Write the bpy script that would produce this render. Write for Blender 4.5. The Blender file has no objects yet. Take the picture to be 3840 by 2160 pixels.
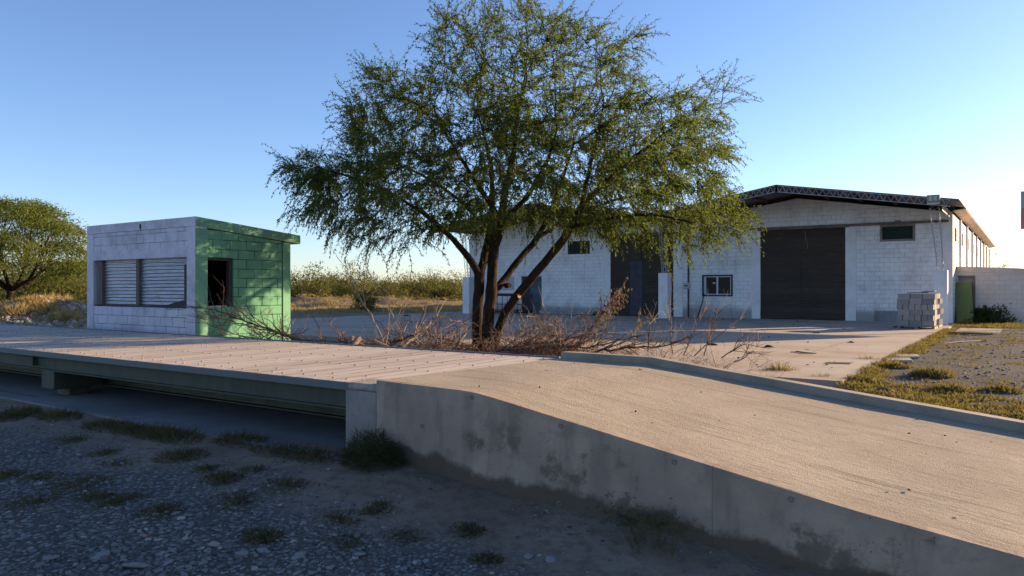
import bpy, math, random
import numpy as np
from mathutils import Vector, noise
rnd = random.Random(11)
nrs = np.random.RandomState(5)
SC = bpy.context.scene
COL = SC.collection
# ------------------------------------------------------------------ camera frame
YAW = math.radians(34.4)
CA, SA = math.cos(YAW), math.sin(YAW)
F, CX, HZ, H = 2824.0, 1920.0, 1080.0, 1.47

def cam2w(xc, zc, z):
    return Vector((xc * CA - zc * SA, xc * SA + zc * CA, z))
def at_d(px, py, zc):
    return cam2w((px - CX) / F * zc, zc, H - (py - HZ) / F * zc)
def at_z(px, py, z=0.0):
    return at_d(px, py, F * (H - z) / (py - HZ))
def lerp(a, b, t):
    return a + (b - a) * t
def interp(x, pts):
    if x <= pts[0][0]: return pts[0][1]
    for (a, b), (c, d) in zip(pts, pts[1:]):
        if x <= c: return lerp(b, d, (x - a) / (c - a))
    return pts[-1][1]
def sstep(a, b, x):
    t = min(1, max(0, (x - a) / (b - a)))
    return t * t * (3 - 2 * t)

# ------------------------------------------------------------------ object helpers
def tag(o, label=None, cat=None, group=None, kind=None):
    if label: o['label'] = label
    if cat: o['category'] = cat
    if group: o['group'] = group
    if kind: o['kind'] = kind
    return o
def thing(name, loc, label, cat, group=None):
    o = bpy.data.objects.new(name, None)
    o.empty_display_size = 0.2
    COL.objects.link(o)
    o.location = loc
    return tag(o, label, cat, group)
def world_loc(o):
    v = Vector((0, 0, 0))
    while o is not None:
        v += o.location
        o = o.parent
    return v

class MB:
    def __init__(s):
        s.v = []; s.f = []; s.mi = []; s.uv = None
    def add(s, vs, fs, mi=0):
        b = len(s.v)
        s.v.extend([tuple(v) for v in vs])
        for f in fs:
            s.f.append(tuple(b + i for i in f)); s.mi.append(mi)
        return s
    def box(s, x0, x1, y0, y1, z0, z1, mi=0):
        vs = [(x0,y0,z0),(x1,y0,z0),(x1,y1,z0),(x0,y1,z0),(x0,y0,z1),(x1,y0,z1),(x1,y1,z1),(x0,y1,z1)]
        return s.add(vs, [(0,3,2,1),(4,5,6,7),(0,1,5,4),(1,2,6,5),(2,3,7,6),(3,0,4,7)], mi)
    def obox(s, c, ax, ay, az, mi=0):
        c, ax, ay, az = Vector(c), Vector(ax), Vector(ay), Vector(az)
        vs = [c - ax - ay - az, c + ax - ay - az, c + ax + ay - az, c - ax + ay - az,
              c - ax - ay + az, c + ax - ay + az, c + ax + ay + az, c - ax + ay + az]
        return s.add(vs, [(0,3,2,1),(4,5,6,7),(0,1,5,4),(1,2,6,5),(2,3,7,6),(3,0,4,7)], mi)
    def quad(s, a, b, c, d, mi=0):
        return s.add([a, b, c, d], [(0,1,2,3)], mi)
    def prism_x(s, prof, x0, x1, mi=0, cap0=None, cap1=None, side=None):
        n = len(prof)
        vs = [(x0, y, z) for y, z in prof] + [(x1, y, z) for y, z in prof]
        s.add(vs, [tuple(range(n - 1, -1, -1))], mi if cap0 is None else cap0)
        b = len(s.v) - 2 * n
        s.f.append(tuple(b + n + i for i in range(n))); s.mi.append(mi if cap1 is None else cap1)
        for i in range(n):
            j = (i + 1) % n
            s.f.append((b + i, b + j, b + n + j, b + n + i)); s.mi.append(mi if side is None else side[i])
        return s
    def tube(s, pts, rad, n=6, mi=0, cap=True):
        pts = [Vector(p) for p in pts]
        if not hasattr(rad, '__len__'): rad = [rad] * len(pts)
        b = len(s.v)
        prev = None
        for i, p in enumerate(pts):
            d = (pts[min(i + 1, len(pts) - 1)] - pts[max(i - 1, 0)])
            if d.length < 1e-9: d = Vector((0, 0, 1))
            d.normalize()
            if prev is None:
                u = d.orthogonal().normalized()
            else:
                u = prev - d * prev.dot(d)
                if u.length < 1e-6: u = d.orthogonal()
                u.normalize()
            prev = u
            w = d.cross(u)
            for k in range(n):
                a = 2 * math.pi * k / n
                s.v.append(tuple(p + (u * math.cos(a) + w * math.sin(a)) * rad[i]))
        for i in range(len(pts) - 1):
            for k in range(n):
                k2 = (k + 1) % n
                s.f.append((b + i*n + k, b + i*n + k2, b + (i+1)*n + k2, b + (i+1)*n + k)); s.mi.append(mi)
        if cap:
            s.f.append(tuple(b + k for k in range(n - 1, -1, -1))); s.mi.append(mi)
            e = b + (len(pts) - 1) * n
            s.f.append(tuple(e + k for k in range(n))); s.mi.append(mi)
        return s
    def build(s, name, mat, parent=None, smooth=False, origin=None, bevel=0.0):
        me = bpy.data.meshes.new(name)
        if parent is not None:
            off = world_loc(parent)
        elif origin is not None:
            off = Vector(origin)
        else:
            a = np.array(s.v)
            lo, hi = a.min(0), a.max(0)
            off = Vector(((lo[0]+hi[0])/2, (lo[1]+hi[1])/2, lo[2]))
        vs = (np.array(s.v) - np.array(off)).tolist()
        me.from_pydata(vs, [], s.f)
        mats = mat if isinstance(mat, (list, tuple)) else [mat]
        for m in mats: me.materials.append(m)
        if len(mats) > 1: me.polygons.foreach_set('material_index', s.mi)
        if smooth: me.polygons.foreach_set('use_smooth', [True] * len(me.polygons))
        if s.uv is not None:
            l = me.uv_layers.new(name='UVMap')
            vi = np.zeros(len(me.loops), dtype=np.int32); me.loops.foreach_get('vertex_index', vi)
            l.data.foreach_set('uv', np.array(s.uv, dtype=np.float32)[vi].ravel())
        me.update()
        o = bpy.data.objects.new(name, me)
        COL.objects.link(o)
        if parent is not None: o.parent = parent
        else: o.location = off
        if bevel:
            m = o.modifiers.new('bevel', 'BEVEL'); m.width = bevel; m.segments = 2; m.limit_method = 'ANGLE'
        return o

def np_mesh(name, V, Q, mats, parent=None, origin=None, mi=None, smooth=False):
    """V (n,3) array, Q (m,4) or (m,3) int array -> linked object"""
    off = np.array(world_loc(parent) if parent is not None else (origin if origin is not None else (0, 0, 0)))
    me = bpy.data.meshes.new(name)
    k = Q.shape[1]
    me.vertices.add(len(V)); me.vertices.foreach_set('co', (V - off).astype(np.float32).ravel())
    me.loops.add(Q.size); me.loops.foreach_set('vertex_index', Q.astype(np.int32).ravel())
    me.polygons.add(len(Q)); me.polygons.foreach_set('loop_start', (np.arange(len(Q)) * k).astype(np.int32))
    for m in (mats if isinstance(mats, (list, tuple)) else [mats]): me.materials.append(m)
    if mi is not None: me.polygons.foreach_set('material_index', mi.astype(np.int32))
    if smooth: me.polygons.foreach_set('use_smooth', np.ones(len(Q), dtype=bool))
    me.update(calc_edges=True); me.validate()
    o = bpy.data.objects.new(name, me); COL.objects.link(o)
    if parent is not None: o.parent = parent
    else: o.location = Vector(off)
    return o

def leaf_arrays(P, D, L, W):
    """rhombic leaves: base points P, unit directions D, lengths L, half-widths W"""
    n = len(P)
    r = nrs.normal(size=(n, 3))
    S = np.cross(D, r); S /= (np.linalg.norm(S, axis=1, keepdims=True) + 1e-9)
    L = np.asarray(L).reshape(-1, 1); W = np.asarray(W).reshape(-1, 1)
    V = np.empty((n, 4, 3))
    V[:, 0] = P; V[:, 1] = P + D * L * .45 + S * W; V[:, 2] = P + D * L; V[:, 3] = P + D * L * .45 - S * W
    return V.reshape(-1, 3), np.arange(n * 4).reshape(-1, 4)

def copy_tree(o, parent=None):
    c = o.copy(); COL.objects.link(c)
    if parent is not None: c.parent = parent
    for ch in o.children: copy_tree(ch, c)
    return c

# ------------------------------------------------------------------ materials
def nmat(name):
    m = bpy.data.materials.new(name); m.use_nodes = True
    nt = m.node_tree; nt.nodes.clear()
    out = nt.nodes.new('ShaderNodeOutputMaterial')
    return m, NT(nt, out)
class NT:
    def __init__(s, nt, out): s.nt, s.out = nt, out
    def n(s, typ, ins=None, **props):
        nd = s.nt.nodes.new(typ)
        for k, v in props.items(): setattr(nd, k, v)
        for k, v in (ins or {}).items(): s.set(nd.inputs[k], v)
        return nd
    def set(s, sock, v):
        if isinstance(v, bpy.types.NodeSocket): s.nt.links.new(v, sock)
        elif isinstance(v, (tuple, list)) and len(v) == 3 and sock.type == 'RGBA': sock.default_value = (*v, 1)
        else: sock.default_value = v
    def math(s, op, a, b=0.0, c=0.0, clamp=False):
        nd = s.n('ShaderNodeMath', {0: a, 1: b, 2: c}, operation=op); nd.use_clamp = clamp
        return nd.outputs[0]
    def mix(s, fac, a, b, mode='MIX'):
        nd = s.n('ShaderNodeMix', data_type='RGBA', blend_type=mode)
        s.set(nd.inputs[0], fac); s.set(nd.inputs[6], a); s.set(nd.inputs[7], b)
        return nd.outputs[2]
    def pos(s): return s.n('ShaderNodeNewGeometry').outputs['Position']
    def obj(s): return s.n('ShaderNodeTexCoord').outputs['Object']
    def sep(s, v):
        return s.n('ShaderNodeSeparateXYZ', {0: v}).outputs
    def comb(s, x, y, z=0.0):
        return s.n('ShaderNodeCombineXYZ', {0: x, 1: y, 2: z}).outputs[0]
    def scale(s, v, sc):
        return s.n('ShaderNodeVectorMath', {0: v, 1: sc}, operation='MULTIPLY').outputs[0]
    def noise(s, v, scale, detail=4, rough=.55, dist=0.0):
        return s.n('ShaderNodeTexNoise', {'Vector': v, 'Scale': scale, 'Detail': detail, 'Roughness': rough, 'Distortion': dist}).outputs[0]
    def ramp(s, f, lo, hi, a=0.0, b=1.0):
        nd = s.n('ShaderNodeMapRange', {0: f, 1: lo, 2: hi, 3: a, 4: b}); nd.interpolation_type = 'SMOOTHSTEP'
        return nd.outputs[0]
    def bump(s, h, strength=.3, dist=.02):
        return s.n('ShaderNodeBump', {'Height': h, 'Strength': strength, 'Distance': dist}).outputs[0]
    def bsdf(s, col, rough=.85, metal=0.0, normal=None, spec=.3):
        b = s.n('ShaderNodeBsdfPrincipled', {'Base Color': col, 'Roughness': rough, 'Metallic': metal, 'Specular IOR Level': spec})
        if normal is not None: s.set(b.inputs['Normal'], normal)
        s.nt.links.new(b.outputs[0], s.out.inputs[0])
        return b

def m_block(name, axis, base, mortar, bw=.4, rh=.2, x0=0.0, z0=0.0, grey=(.33,.32,.31), stain=.35, low=.5, lines=1.0):
    """painted hollow-block masonry in a vertical plane"""
    m, t = nmat(name)
    p = t.pos(); x, y, z = t.sep(p)[:3]
    h = t.math('SUBTRACT', x if axis == 'x' else y, x0)
    v = t.math('SUBTRACT', z, z0)
    wob = t.math('MULTIPLY', t.math('SUBTRACT', t.noise(p, 3.0, 2), .5), .012)
    v2 = t.math('ADD', v, wob)
    br = t.n('ShaderNodeTexBrick', {'Vector': t.comb(h, v2), 'Color1': (0,0,0), 'Color2': (1,1,1), 'Mortar': (.5,.5,.5),
             'Scale': 1.0, 'Mortar Size': .009, 'Mortar Smooth': .3, 'Brick Width': bw, 'Row Height': rh}, offset=.5, squash=1.0)
    big = t.noise(p, .9, 5, .6)
    fine = t.noise(p, 14.0, 4, .6)
    pz = t.scale(p, (6.0, 6.0, 1.2) )
    streak = t.noise(pz, 1.0, 3, .6)
    c = t.mix(t.math('MULTIPLY', br.outputs['Color'], .5), base, tuple(b * .86 for b in base))
    c = t.mix(t.ramp(big, .45, .75, 0, stain), c, grey)
    c = t.mix(t.ramp(streak, .5, .8, 0, stain * .7), c, tuple(g * .8 for g in grey))
    c = t.mix(t.ramp(fine, .55, .8, 0, .25), c, grey)
    lowf = t.math('MULTIPLY', t.ramp(t.math('ADD', v, t.math('MULTIPLY', big, -.5)), -.05, .45, 1, 0), low)
    c = t.mix(lowf, c, tuple(g * .9 for g in grey))
    brk = t.ramp(t.noise(p, 2.3, 3), .3, .58)
    mf = t.math('MULTIPLY', t.math('MULTIPLY', br.outputs['Fac'], t.math('ADD', t.math('MULTIPLY', brk, .8), .2)), lines)
    c = t.mix(mf, c, mortar)
    hgt = t.math('ADD', t.math('MULTIPLY', br.outputs['Fac'], -1.0), t.math('MULTIPLY', fine, .3))
    t.bsdf(c, .9, normal=t.bump(hgt, .5, .012), spec=.15)
    return m

def m_plain(name, col, rough=.85, metal=0.0, var=.25, sc=3.0, bump=.2, bsc=30.0, stretch=(1,1,1), dark=None, spec=.3, use_obj=False):
    m, t = nmat(name)
    p = t.scale(t.obj() if use_obj else t.pos(), stretch)
    a = t.noise(p, sc, 6, .65)
    d = dark if dark else tuple(c * .45 for c in col)
    c = t.mix(t.ramp(a, .38, .72, 0, var * 2), col, d)
    b = t.noise(p, bsc, 4, .6)
    c = t.mix(t.ramp(b, .4, .75, 0, var), c, d)
    t.bsdf(c, rough, metal, t.bump(b, bump, .01) if bump else None, spec)
    return m

def m_leaf(name, c1, c2, trans=.5, sc=.9, tcol=None):
    m, t = nmat(name)
    p = t.obj()
    f = t.noise(p, sc, 2, .5)
    g = t.n('ShaderNodeNewGeometry').outputs['Random Per Island']
    f = t.math('ADD', t.math('MULTIPLY', f, .7), t.math('MULTIPLY', g, .45))
    c = t.mix(t.ramp(f, .3, .85), c1, c2)
    d = t.n('ShaderNodeBsdfDiffuse', {0: c, 1: .5})
    tr = t.n('ShaderNodeBsdfTranslucent', {0: t.mix(.5, c, tcol if tcol else (c2[0]*1.9, c2[1]*1.8, c2[2]*.8))})
    mx = t.n('ShaderNodeMixShader', {0: trans, 1: d.outputs[0], 2: tr.outputs[0]})
    t.nt.links.new(mx.outputs[0], t.out.inputs[0])
    return m
# ------------------------------------------------------------------ world, sun, camera
AZ, EL = math.radians(32.0), math.radians(13.0)
w = bpy.data.worlds.new('World'); SC.world = w; w.use_nodes = True
wn = w.node_tree; bg = wn.nodes['Background']
sky = wn.nodes.new('ShaderNodeTexSky'); sky.sky_type = 'NISHITA'; sky.sun_disc = False
sky.sun_elevation = EL; sky.sun_rotation = AZ
sky.altitude = 600; sky.air_density = .9; sky.dust_density = .55; sky.ozone_density = 2.6
hs = wn.nodes.new('ShaderNodeHueSaturation'); hs.inputs['Saturation'].default_value = 1.02
tn = wn.nodes.new('ShaderNodeMix'); tn.data_type = 'RGBA'; tn.blend_type = 'MULTIPLY'; tn.inputs[0].default_value = 1.0; tn.inputs[7].default_value = (.975, .945, 1.045, 1)
wn.links.new(sky.outputs[0], hs.inputs['Color']); wn.links.new(hs.outputs[0], tn.inputs[6]); wn.links.new(tn.outputs[2], bg.inputs[0]); bg.inputs[1].default_value = .086
sd = bpy.data.lights.new('sun', 'SUN'); sd.energy = 5.0; sd.angle = math.radians(.5); sd.color = (1.0, .73, .45)
so = bpy.data.objects.new('sun', sd); COL.objects.link(so)
sdir = Vector((math.sin(AZ) * math.cos(EL), math.cos(AZ) * math.cos(EL), math.sin(EL)))
so.rotation_euler = sdir.to_track_quat('Z', 'Y').to_euler(); so.location = (30, 60, 40)
SC.view_settings.view_transform = 'Standard'; SC.view_settings.look = 'None'
SC.view_settings.exposure = 1.5; SC.view_settings.gamma = 1.0
cd = bpy.data.cameras.new('camera'); cd.sensor_width = 36.0; cd.lens = F / 3840 * 36.0; cd.clip_end = 6000; cd.clip_start = .05
co = bpy.data.objects.new('camera', cd); COL.objects.link(co)
co.location = (0, 0, H); co.rotation_euler = (math.radians(90), 0, YAW); SC.camera = co
SC.cycles.max_bounces = 6; SC.cycles.transparent_max_bounces = 6; SC.cycles.use_denoising = True

# ------------------------------------------------------------------ ground
ZF = [(-60,-.03),(-5,-.03),(-4.6,-.04),(-3.3,-.15),(-2.35,-.19),(-.96,-.29),(1.5,-.45),(6,-.5)]
def zwall(x): return interp(x, ZF)
MOUND = [at_d(20,1100,31), at_d(170,1100,33), at_d(290,1100,32)]
BANK = [(at_d(1130,1100,60), 4.5, .8), (at_d(1270,1100,57), 3.6, .5), (at_d(1430,1100,61), 4.5, .85), (at_d(1600,1100,66), 5.0, .6)]
def g(x, y):
    if y < 4.9:
        z = zwall(x) - .09 * (4.9 - max(y, 1.4))
    elif y < 8.1:
        z = -.06 if x < -4.7 else min(-.12, zwall(x))
    else:
        if x > -2.45: z = lerp(-.14, -.02, sstep(9, 15, y))
        elif x > -29.3 and y > 11.6: z = -.13
        else: z = -.07
    n = noise.noise((x * .35, y * .35, 0)) * .03 + noise.noise((x * 1.7, y * 1.7, 3)) * .012
    if y < 4.9 and x > -30: n *= 1.0
    if 36 > y > 11.5 and -29.4 < x < -2.3: n *= .3
    z += n
    d = math.hypot(x, y)
    if x < -29.6 or d > 60:
        z += noise.noise((x * .07, y * .07, 9)) * .18 * sstep(25, 60, d)
    for p in MOUND:
        r2 = ((x - p.x) ** 2 + (y - p.y) ** 2) / 5.0
        if r2 < 9: z += .5 * math.exp(-r2)
    for p, r, h in BANK:
        dx, dy = x - p.x, y - p.y
        a = dx * CA + dy * SA; b = -dx * SA + dy * CA
        q = (a / r) ** 2 + (b / .95) ** 2
        if q < 9: z += h * math.exp(-q)
    return z
def axis(fine0, fine1, step, lo, hi, grow=1.12):
    c = list(np.arange(fine0, fine1 + 1e-6, step))
    s = step
    x = c[-1]
    while x < hi: s *= grow; x += s; c.append(x)
    s = step; x = c[0]
    while x > lo: s *= grow; x -= s; c.insert(0, x)
    return c
xs = axis(-34, 4, .22, -3000, 3000); ys = axis(-1.5, 40, .22, -400, 4500)
V = np.array([(x, y, g(x, y)) for y in ys for x in xs])
nx, ny = len(xs), len(ys)
ii = (np.arange(ny - 1)[:, None] * nx + np.arange(nx - 1)[None, :]).ravel()
Q = np.stack([ii, ii + 1, ii + nx + 1, ii + nx], 1)
def m_ground():
    m, t = nmat('ground_soil')
    p = t.pos(); x, y, z = t.sep(p)[:3]
    n1 = t.noise(p, .6, 6, .6); n2 = t.noise(p, 9.0, 5, .65); n3 = t.noise(p, 60.0, 3, .6)
    vor = t.n('ShaderNodeTexVoronoi', {'Vector': p, 'Scale': 26.0, 'Randomness': 1.0}, feature='F1')
    vd = vor.outputs['Distance']; vc = vor.outputs['Color']
    vs = t.sep(vc)[0]
    dirt = t.mix(t.ramp(n1, .35, .65), (.19,.14,.10), (.27,.205,.15))
    dirt = t.mix(t.ramp(n2, .4, .7, 0, .6), dirt, (.10,.075,.055))
    peb = t.mix(vs, (.095,.09,.085), (.30,.285,.27))
    gr = t.mix(t.ramp(vd, .25, .6), peb, (.09,.08,.07))
    gr = t.mix(t.ramp(n2, .5, .75, 0, .5), gr, (.13,.105,.08))
    far = t.mix(t.ramp(n1, .35, .65), (.20,.145,.09), (.27,.205,.115))
    far = t.mix(t.ramp(n2, .45, .7, 0, .7), far, (.15,.12,.07))
    # gravel lies in front of the weighbridge and on the right of the yard slab
    fr = t.ramp(t.math('ADD', y, t.math('MULTIPLY', t.math('SUBTRACT', n1, .5), 2.2)), 3.2, 4.3, 1, 0)
    leftf = t.ramp(t.math('ADD', x, t.math('MULTIPLY', t.math('SUBTRACT', n1, .5), 4.0)), -2.4, -1.2, 1, .25)
    rt = t.math('MULTIPLY', t.ramp(x, -2.5, -2.2), t.ramp(y, 8.0, 9.0))
    gf = t.math('MAXIMUM', t.math('MULTIPLY', fr, leftf), rt, clamp=True)
    gr = t.mix(t.math('MULTIPLY', rt, .55), gr, (.06,.052,.045))
    c = t.mix(gf, dirt, gr)
    ff = t.math('MAXIMUM', t.ramp(x, -30.5, -29.4, 1, 0), t.ramp(y, 60, 75))
    c = t.mix(ff, c, far)
    hh = t.math('ADD', t.math('MULTIPLY', t.math('SUBTRACT', 1.0, vd), gf), t.math('MULTIPLY', n2, .8))
    hh = t.math('ADD', hh, t.math('MULTIPLY', n3, .35))
    t.bsdf(c, .95, normal=t.bump(hh, .7, .03), spec=.1)
    return m
ground = np_mesh('ground', V, Q, m_ground(), smooth=True); tag(ground, kind='structure')

# ------------------------------------------------------------------ yard slab and apron
def m_concrete(name, col, dark, joint=None, dust=None, bump=.25, scale=1.0):
    m, t = nmat(name)
    p = t.pos()
    n1 = t.noise(p, .45 * scale, 6, .62); n2 = t.noise(p, 5.0 * scale, 6, .68); n3 = t.noise(p, 70.0, 3, .65)
    c = t.mix(t.ramp(n1, .35, .68), col, dark)
    c = t.mix(t.ramp(n2, .45, .75, 0, .45), c, tuple(d * .75 for d in dark))
    c = t.mix(t.ramp(n3, .5, .8, 0, .35), c, tuple(d * .6 for d in dark))
    if dust:
        c = t.mix(t.ramp(t.noise(t.scale(p, (.5, 1.2, 1)), .6, 5, .6), .5, .72, 0, .8), c, dust)
    h = t.math('ADD', t.math('MULTIPLY', n3, .6), t.math('MULTIPLY', n2, .8))
    if joint:
        br = t.n('ShaderNodeTexBrick', {'Vector': p, 'Scale': 1.0, 'Mortar Size': .012, 'Mortar Smooth': .2, 'Brick Width': joint[0], 'Row Height': joint[1]}, offset=0.0)
        c = t.mix(t.math('MULTIPLY', br.outputs['Fac'], .6), c, (.1,.085,.07))
        h = t.math('SUBTRACT', h, br.outputs['Fac'])
    t.bsdf(c, .92, normal=t.bump(h, bump, .012), spec=.15)
    return m
CONC_Y = m_concrete('yard_concrete', (.45,.38,.31), (.36,.295,.24), joint=(4.1, 3.9), dust=(.34,.235,.15))
b = MB()
SL = [(-29.2, 15.7), (-8.6, 15.7), (-8.2, 12.75), (-2.42, 12.75), (-2.42, 36.75), (-29.2, 37.5)]
n = len(SL)
top = [(x, y, 0.0) for x, y in SL]; bot = [(x, y, -.25) for x, y in SL]
b.add(top + bot, [tuple(range(n))] + [(i, n + i, n + (i + 1) % n, (i + 1) % n) for i in range(n)])
tag(b.build('yard_pavement', CONC_Y), kind='structure')
b = MB(); b.box(-26, -4.85, 4.62, 8.3, -.2, -.035)
tag(b.build('apron_pavement', m_concrete('apron_concrete', (.23,.225,.22), (.16,.155,.15))), kind='structure')
b = MB(); b.box(-2.05, -.75, 29.6, 32.4, -.2, -.005)
tag(b.build('path', m_concrete('dusty_path', (.33,.275,.21), (.25,.20,.15), dust=(.2,.16,.11))), kind='structure')

# ------------------------------------------------------------------ access ramp
YF, YB = 4.87, 8.02
def ramp_z(x, y):
    f = interp(x, [(-4.79,.645),(-3.76,.63),(-3.6,.612),(-1.88,.318),(-.87,.145),(0,.03),(3,-.5)])
    k = interp(x, [(-4.79,.60),(-3.6,.585),(-3.1,.535),(0,.19),(3,-.2)])
    return lerp(f, k, (y - YF) / (YB - YF))
rt = thing('access_ramp', (-2.4, 6.4, -.3), 'sloping rough concrete ramp with a low kerb leading up to the plank deck', 'ramp')
RAMP_M, t = nmat('ramp_concrete')
p = t.pos()
n1 = t.noise(p, .8, 6, .62); n2 = t.noise(t.scale(p, (2.5, 9.0, 4.0)), 2.6, 6, .7); n3 = t.noise(p, 95.0, 3, .7); n4 = t.noise(t.scale(p,(.45,2.6,1.)), 1.2, 6, .72)
c = t.mix(t.ramp(n1, .35, .65), (.405,.345,.27), (.335,.28,.215))
c = t.mix(t.ramp(n2, .5, .72, 0, .5), c, (.25,.205,.16))
c = t.mix(t.ramp(n4, .52, .7, 0, .45), c, (.30,.245,.18))
c = t.mix(t.ramp(t.noise(t.scale(p,(.22,4.,1.)), 1.9, 6, .75), .53, .66, 0, .75), c, (.20,.175,.13))
c = t.mix(t.ramp(t.noise(t.scale(p,(1.2,1.2,1.)), 6.0, 6, .8), .56, .72, 0, .5), c, (.22,.18,.135))
c = t.mix(t.ramp(n3, .45, .8, 0, .5), c, (.22,.18,.14))
t.bsdf(c, .95, normal=t.bump(t.math('ADD', t.math('MULTIPLY', n3, 1.0), t.math('MULTIPLY', n2, 1.2)), .8, .012), spec=.1)
gx = list(np.linspace(-4.79, 3.0, 60)); gy = list(np.linspace(YF, YB, 30))
b = MB()
vs = [(x, y, ramp_z(x, y) + noise.noise((x * 2, y * 2, 5)) * .006) for y in gy for x in gx]
fs = [(j*60+i, j*60+i+1, (j+1)*60+i+1, (j+1)*60+i) for j in range(29) for i in range(59)]
b.add(vs, fs); b.build('roadway', RAMP_M, rt, smooth=True)
# side wall
WALL_M, t = nmat('ramp_wall_concrete')
p = t.pos(); uv = t.n('ShaderNodeUVMap').outputs[0]; u_, v_ = t.sep(uv)[:2]
n1 = t.noise(p, 1.3, 6, .65); n2 = t.noise(p, 5.5, 7, .7); n3 = t.noise(p, 60, 3, .6); n5 = t.noise(t.scale(p,(3.,3.,.6)), 1.6, 5, .6)
c = t.mix(t.ramp(n1, .35, .65), (.41,.315,.235), (.305,.235,.178))
c = t.mix(t.ramp(n2, .5, .7, 0, .6), c, (.20,.165,.135))
c = t.mix(t.ramp(n2, .3, .42, .3, 0), c, (.45,.365,.29))
c = t.mix(t.ramp(n5, .5, .66, 0, .5), c, (.20,.155,.12))
damp = t.ramp(t.math('SUBTRACT', v_, t.math('MULTIPLY', t.math('SUBTRACT', n1, .25), .42)), -.03, .035, 1, 0)
damp2 = t.ramp(t.noise(p, 1.1, 6, .7), .53, .60, 0, .8)
c = t.mix(t.math('MULTIPLY', damp, .9), c, (.095,.07,.05))
c = t.mix(t.math('MULTIPLY', damp2, t.ramp(v_, .3, .75, 1, .15)), c, (.12,.092,.07))
pits = t.n('ShaderNodeTexVoronoi', {'Vector': p, 'Scale': 22.0}, feature='F1').outputs['Distance']
pf = t.math('MULTIPLY', t.ramp(pits, .06, .11, 1, 0), t.ramp(t.noise(p, 2.0, 2), .5, .6))
c = t.mix(pf, c, (.03,.028,.025))
seam = t.ramp(t.math('ABSOLUTE', t.math('SUBTRACT', u_, -1.72)), .002, .007, .35, 0)
c = t.mix(seam, c, (.06,.05,.045))
t.bsdf(c, .93, normal=t.bump(t.math('SUBTRACT', t.math('ADD', n3, t.math('MULTIPLY', n2, .8)), t.math('MULTIPLY', pf, 2)), .35, .01), spec=.15)
b = MB(); b.uv = []
gxw = list(np.linspace(-4.79, 3.0, 50))
for x in gxw:
    zt = ramp_z(x, YF) + .001; zb = zwall(x) - .2
    for z in (zb, lerp(zb, zt, .35), lerp(zb, zt, .7), zt):
        b.v.append((x, YF - .012, z)); b.uv.append((x, z - zwall(x)))
    b.v.append((x, YF + .06, zt + .002)); b.uv.append((x, 1.0))
for i in range(49):
    for k in range(4):
        b.f.append((i*5+k, (i+1)*5+k, (i+1)*5+k+1, i*5+k+1)); b.mi.append(0)
for x0 in (-4.79,):
    b.v.extend([(x0, YF-.012, -.3), (x0, YB, -.3), (x0, YB, .59), (x0, YF-.012, .645)]); b.uv.extend([(x0,0),(x0,0),(x0,1),(x0,1)])
    k = len(b.v); b.f.append((k-4, k-1, k-2, k-3)); b.mi.append(0)
b.build('side_wall', WALL_M, rt)
# kerb at the back
KERB_M = m_plain('kerb_concrete', (.30,.26,.21), var=.3, sc=2.0, bump=.4, bsc=40)
b = MB()
kx = [-4.76, -4.2, -3.56, -3.3, -2.8, -2, -1, 0, 1.5, 3]
for x in kx:
    zt = interp(x, [(-4.76,.655),(-3.56,.65),(-3.1,.592),(0,.252),(3,-.1)]) + .025
    b.v.extend([(x, YB - .002, zt - .3), (x, YB + .012, zt), (x, YB + .19, zt - .004), (x, YB + .2, -.35)])
for i in range(len(kx) - 1):
    for k in range(3):
        b.f.append((i*4+k, (i+1)*4+k, (i+1)*4+k+1, i*4+k+1)); b.mi.append(0)
b.f.append((0,1,2,3)); b.mi.append(0)
b.build('kerb', KERB_M, rt)
# broken end pier
PIER_M = m_concrete('pier_concrete', (.30,.265,.235), (.21,.185,.16), scale=3.0, bump=.3)
b = MB(); b.box(-5.19, -4.795, 4.86, 5.2, -.2, .535); b.build('pier', PIER_M, rt, bevel=.012)
b = MB()
prof = [(4.875,.54),(4.868,.56),(4.89,.602),(5.2,.607),(5.2,.54)]
b.prism_x(prof, -5.165, -4.80); b.build('mortar_cap', m_plain('crumbled_mortar', (.37,.32,.25), var=.4, sc=9, bump=.9, bsc=35), rt)
# form-tie rings on the wall
RING_M = m_plain('ring_cement', (.22,.195,.17), var=.2, bump=.1)
for (px, py) in [(1769,1490),(2102,1597),(2528,1732),(2965,1873),(1583,1597),(2097,1889)]:
    u = (px - CX) / F; zc = (YF - .015) / (CA + SA * u); P = at_d(px, py, zc)
    b = MB(); pts = []
    for k in range(11):
        a = 2 * math.pi * k / 10; pts.append((P.x + math.cos(a) * .015, YF - .014, P.z + math.sin(a) * .015))
    b.tube(pts, .005, 6); b.build('tie_ring', RING_M, rt, smooth=True)

# ------------------------------------------------------------------ weighbridge deck
WB = thing('weighbridge', (-15, 6.5, 0), 'long timber plank weighbridge deck on green steel beams', 'weighbridge')
D0, D1, ZD = 4.92, 8.12, .594
PW = .225
PLANK_M, t = nmat('deck_planks')
p = t.pos(); x, y, z = t.sep(p)[:3]
idx = t.math('FLOOR', t.math('DIVIDE', x, PW))
wn_ = t.n('ShaderNodeTexWhiteNoise', {'W': idx}, noise_dimensions='1D').outputs[0]
gr = t.noise(t.comb(t.math('MULTIPLY', x, 26.0), t.math('MULTIPLY', y, 1.3), wn_), 1.0, 6, .65)
big = t.noise(p, 1.1, 5, .6)
c = t.mix(wn_, (.54,.46,.385), (.41,.345,.285))
fx = t.math('FRACT', t.math('DIVIDE', t.math('ADD', x, 4.815 + 500 * PW), PW))
ed = t.math('ABSOLUTE', t.math('SUBTRACT', fx, .5))
c = t.mix(t.ramp(gr, .48, .75, 0, .6), c, (.20,.165,.135))
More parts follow.
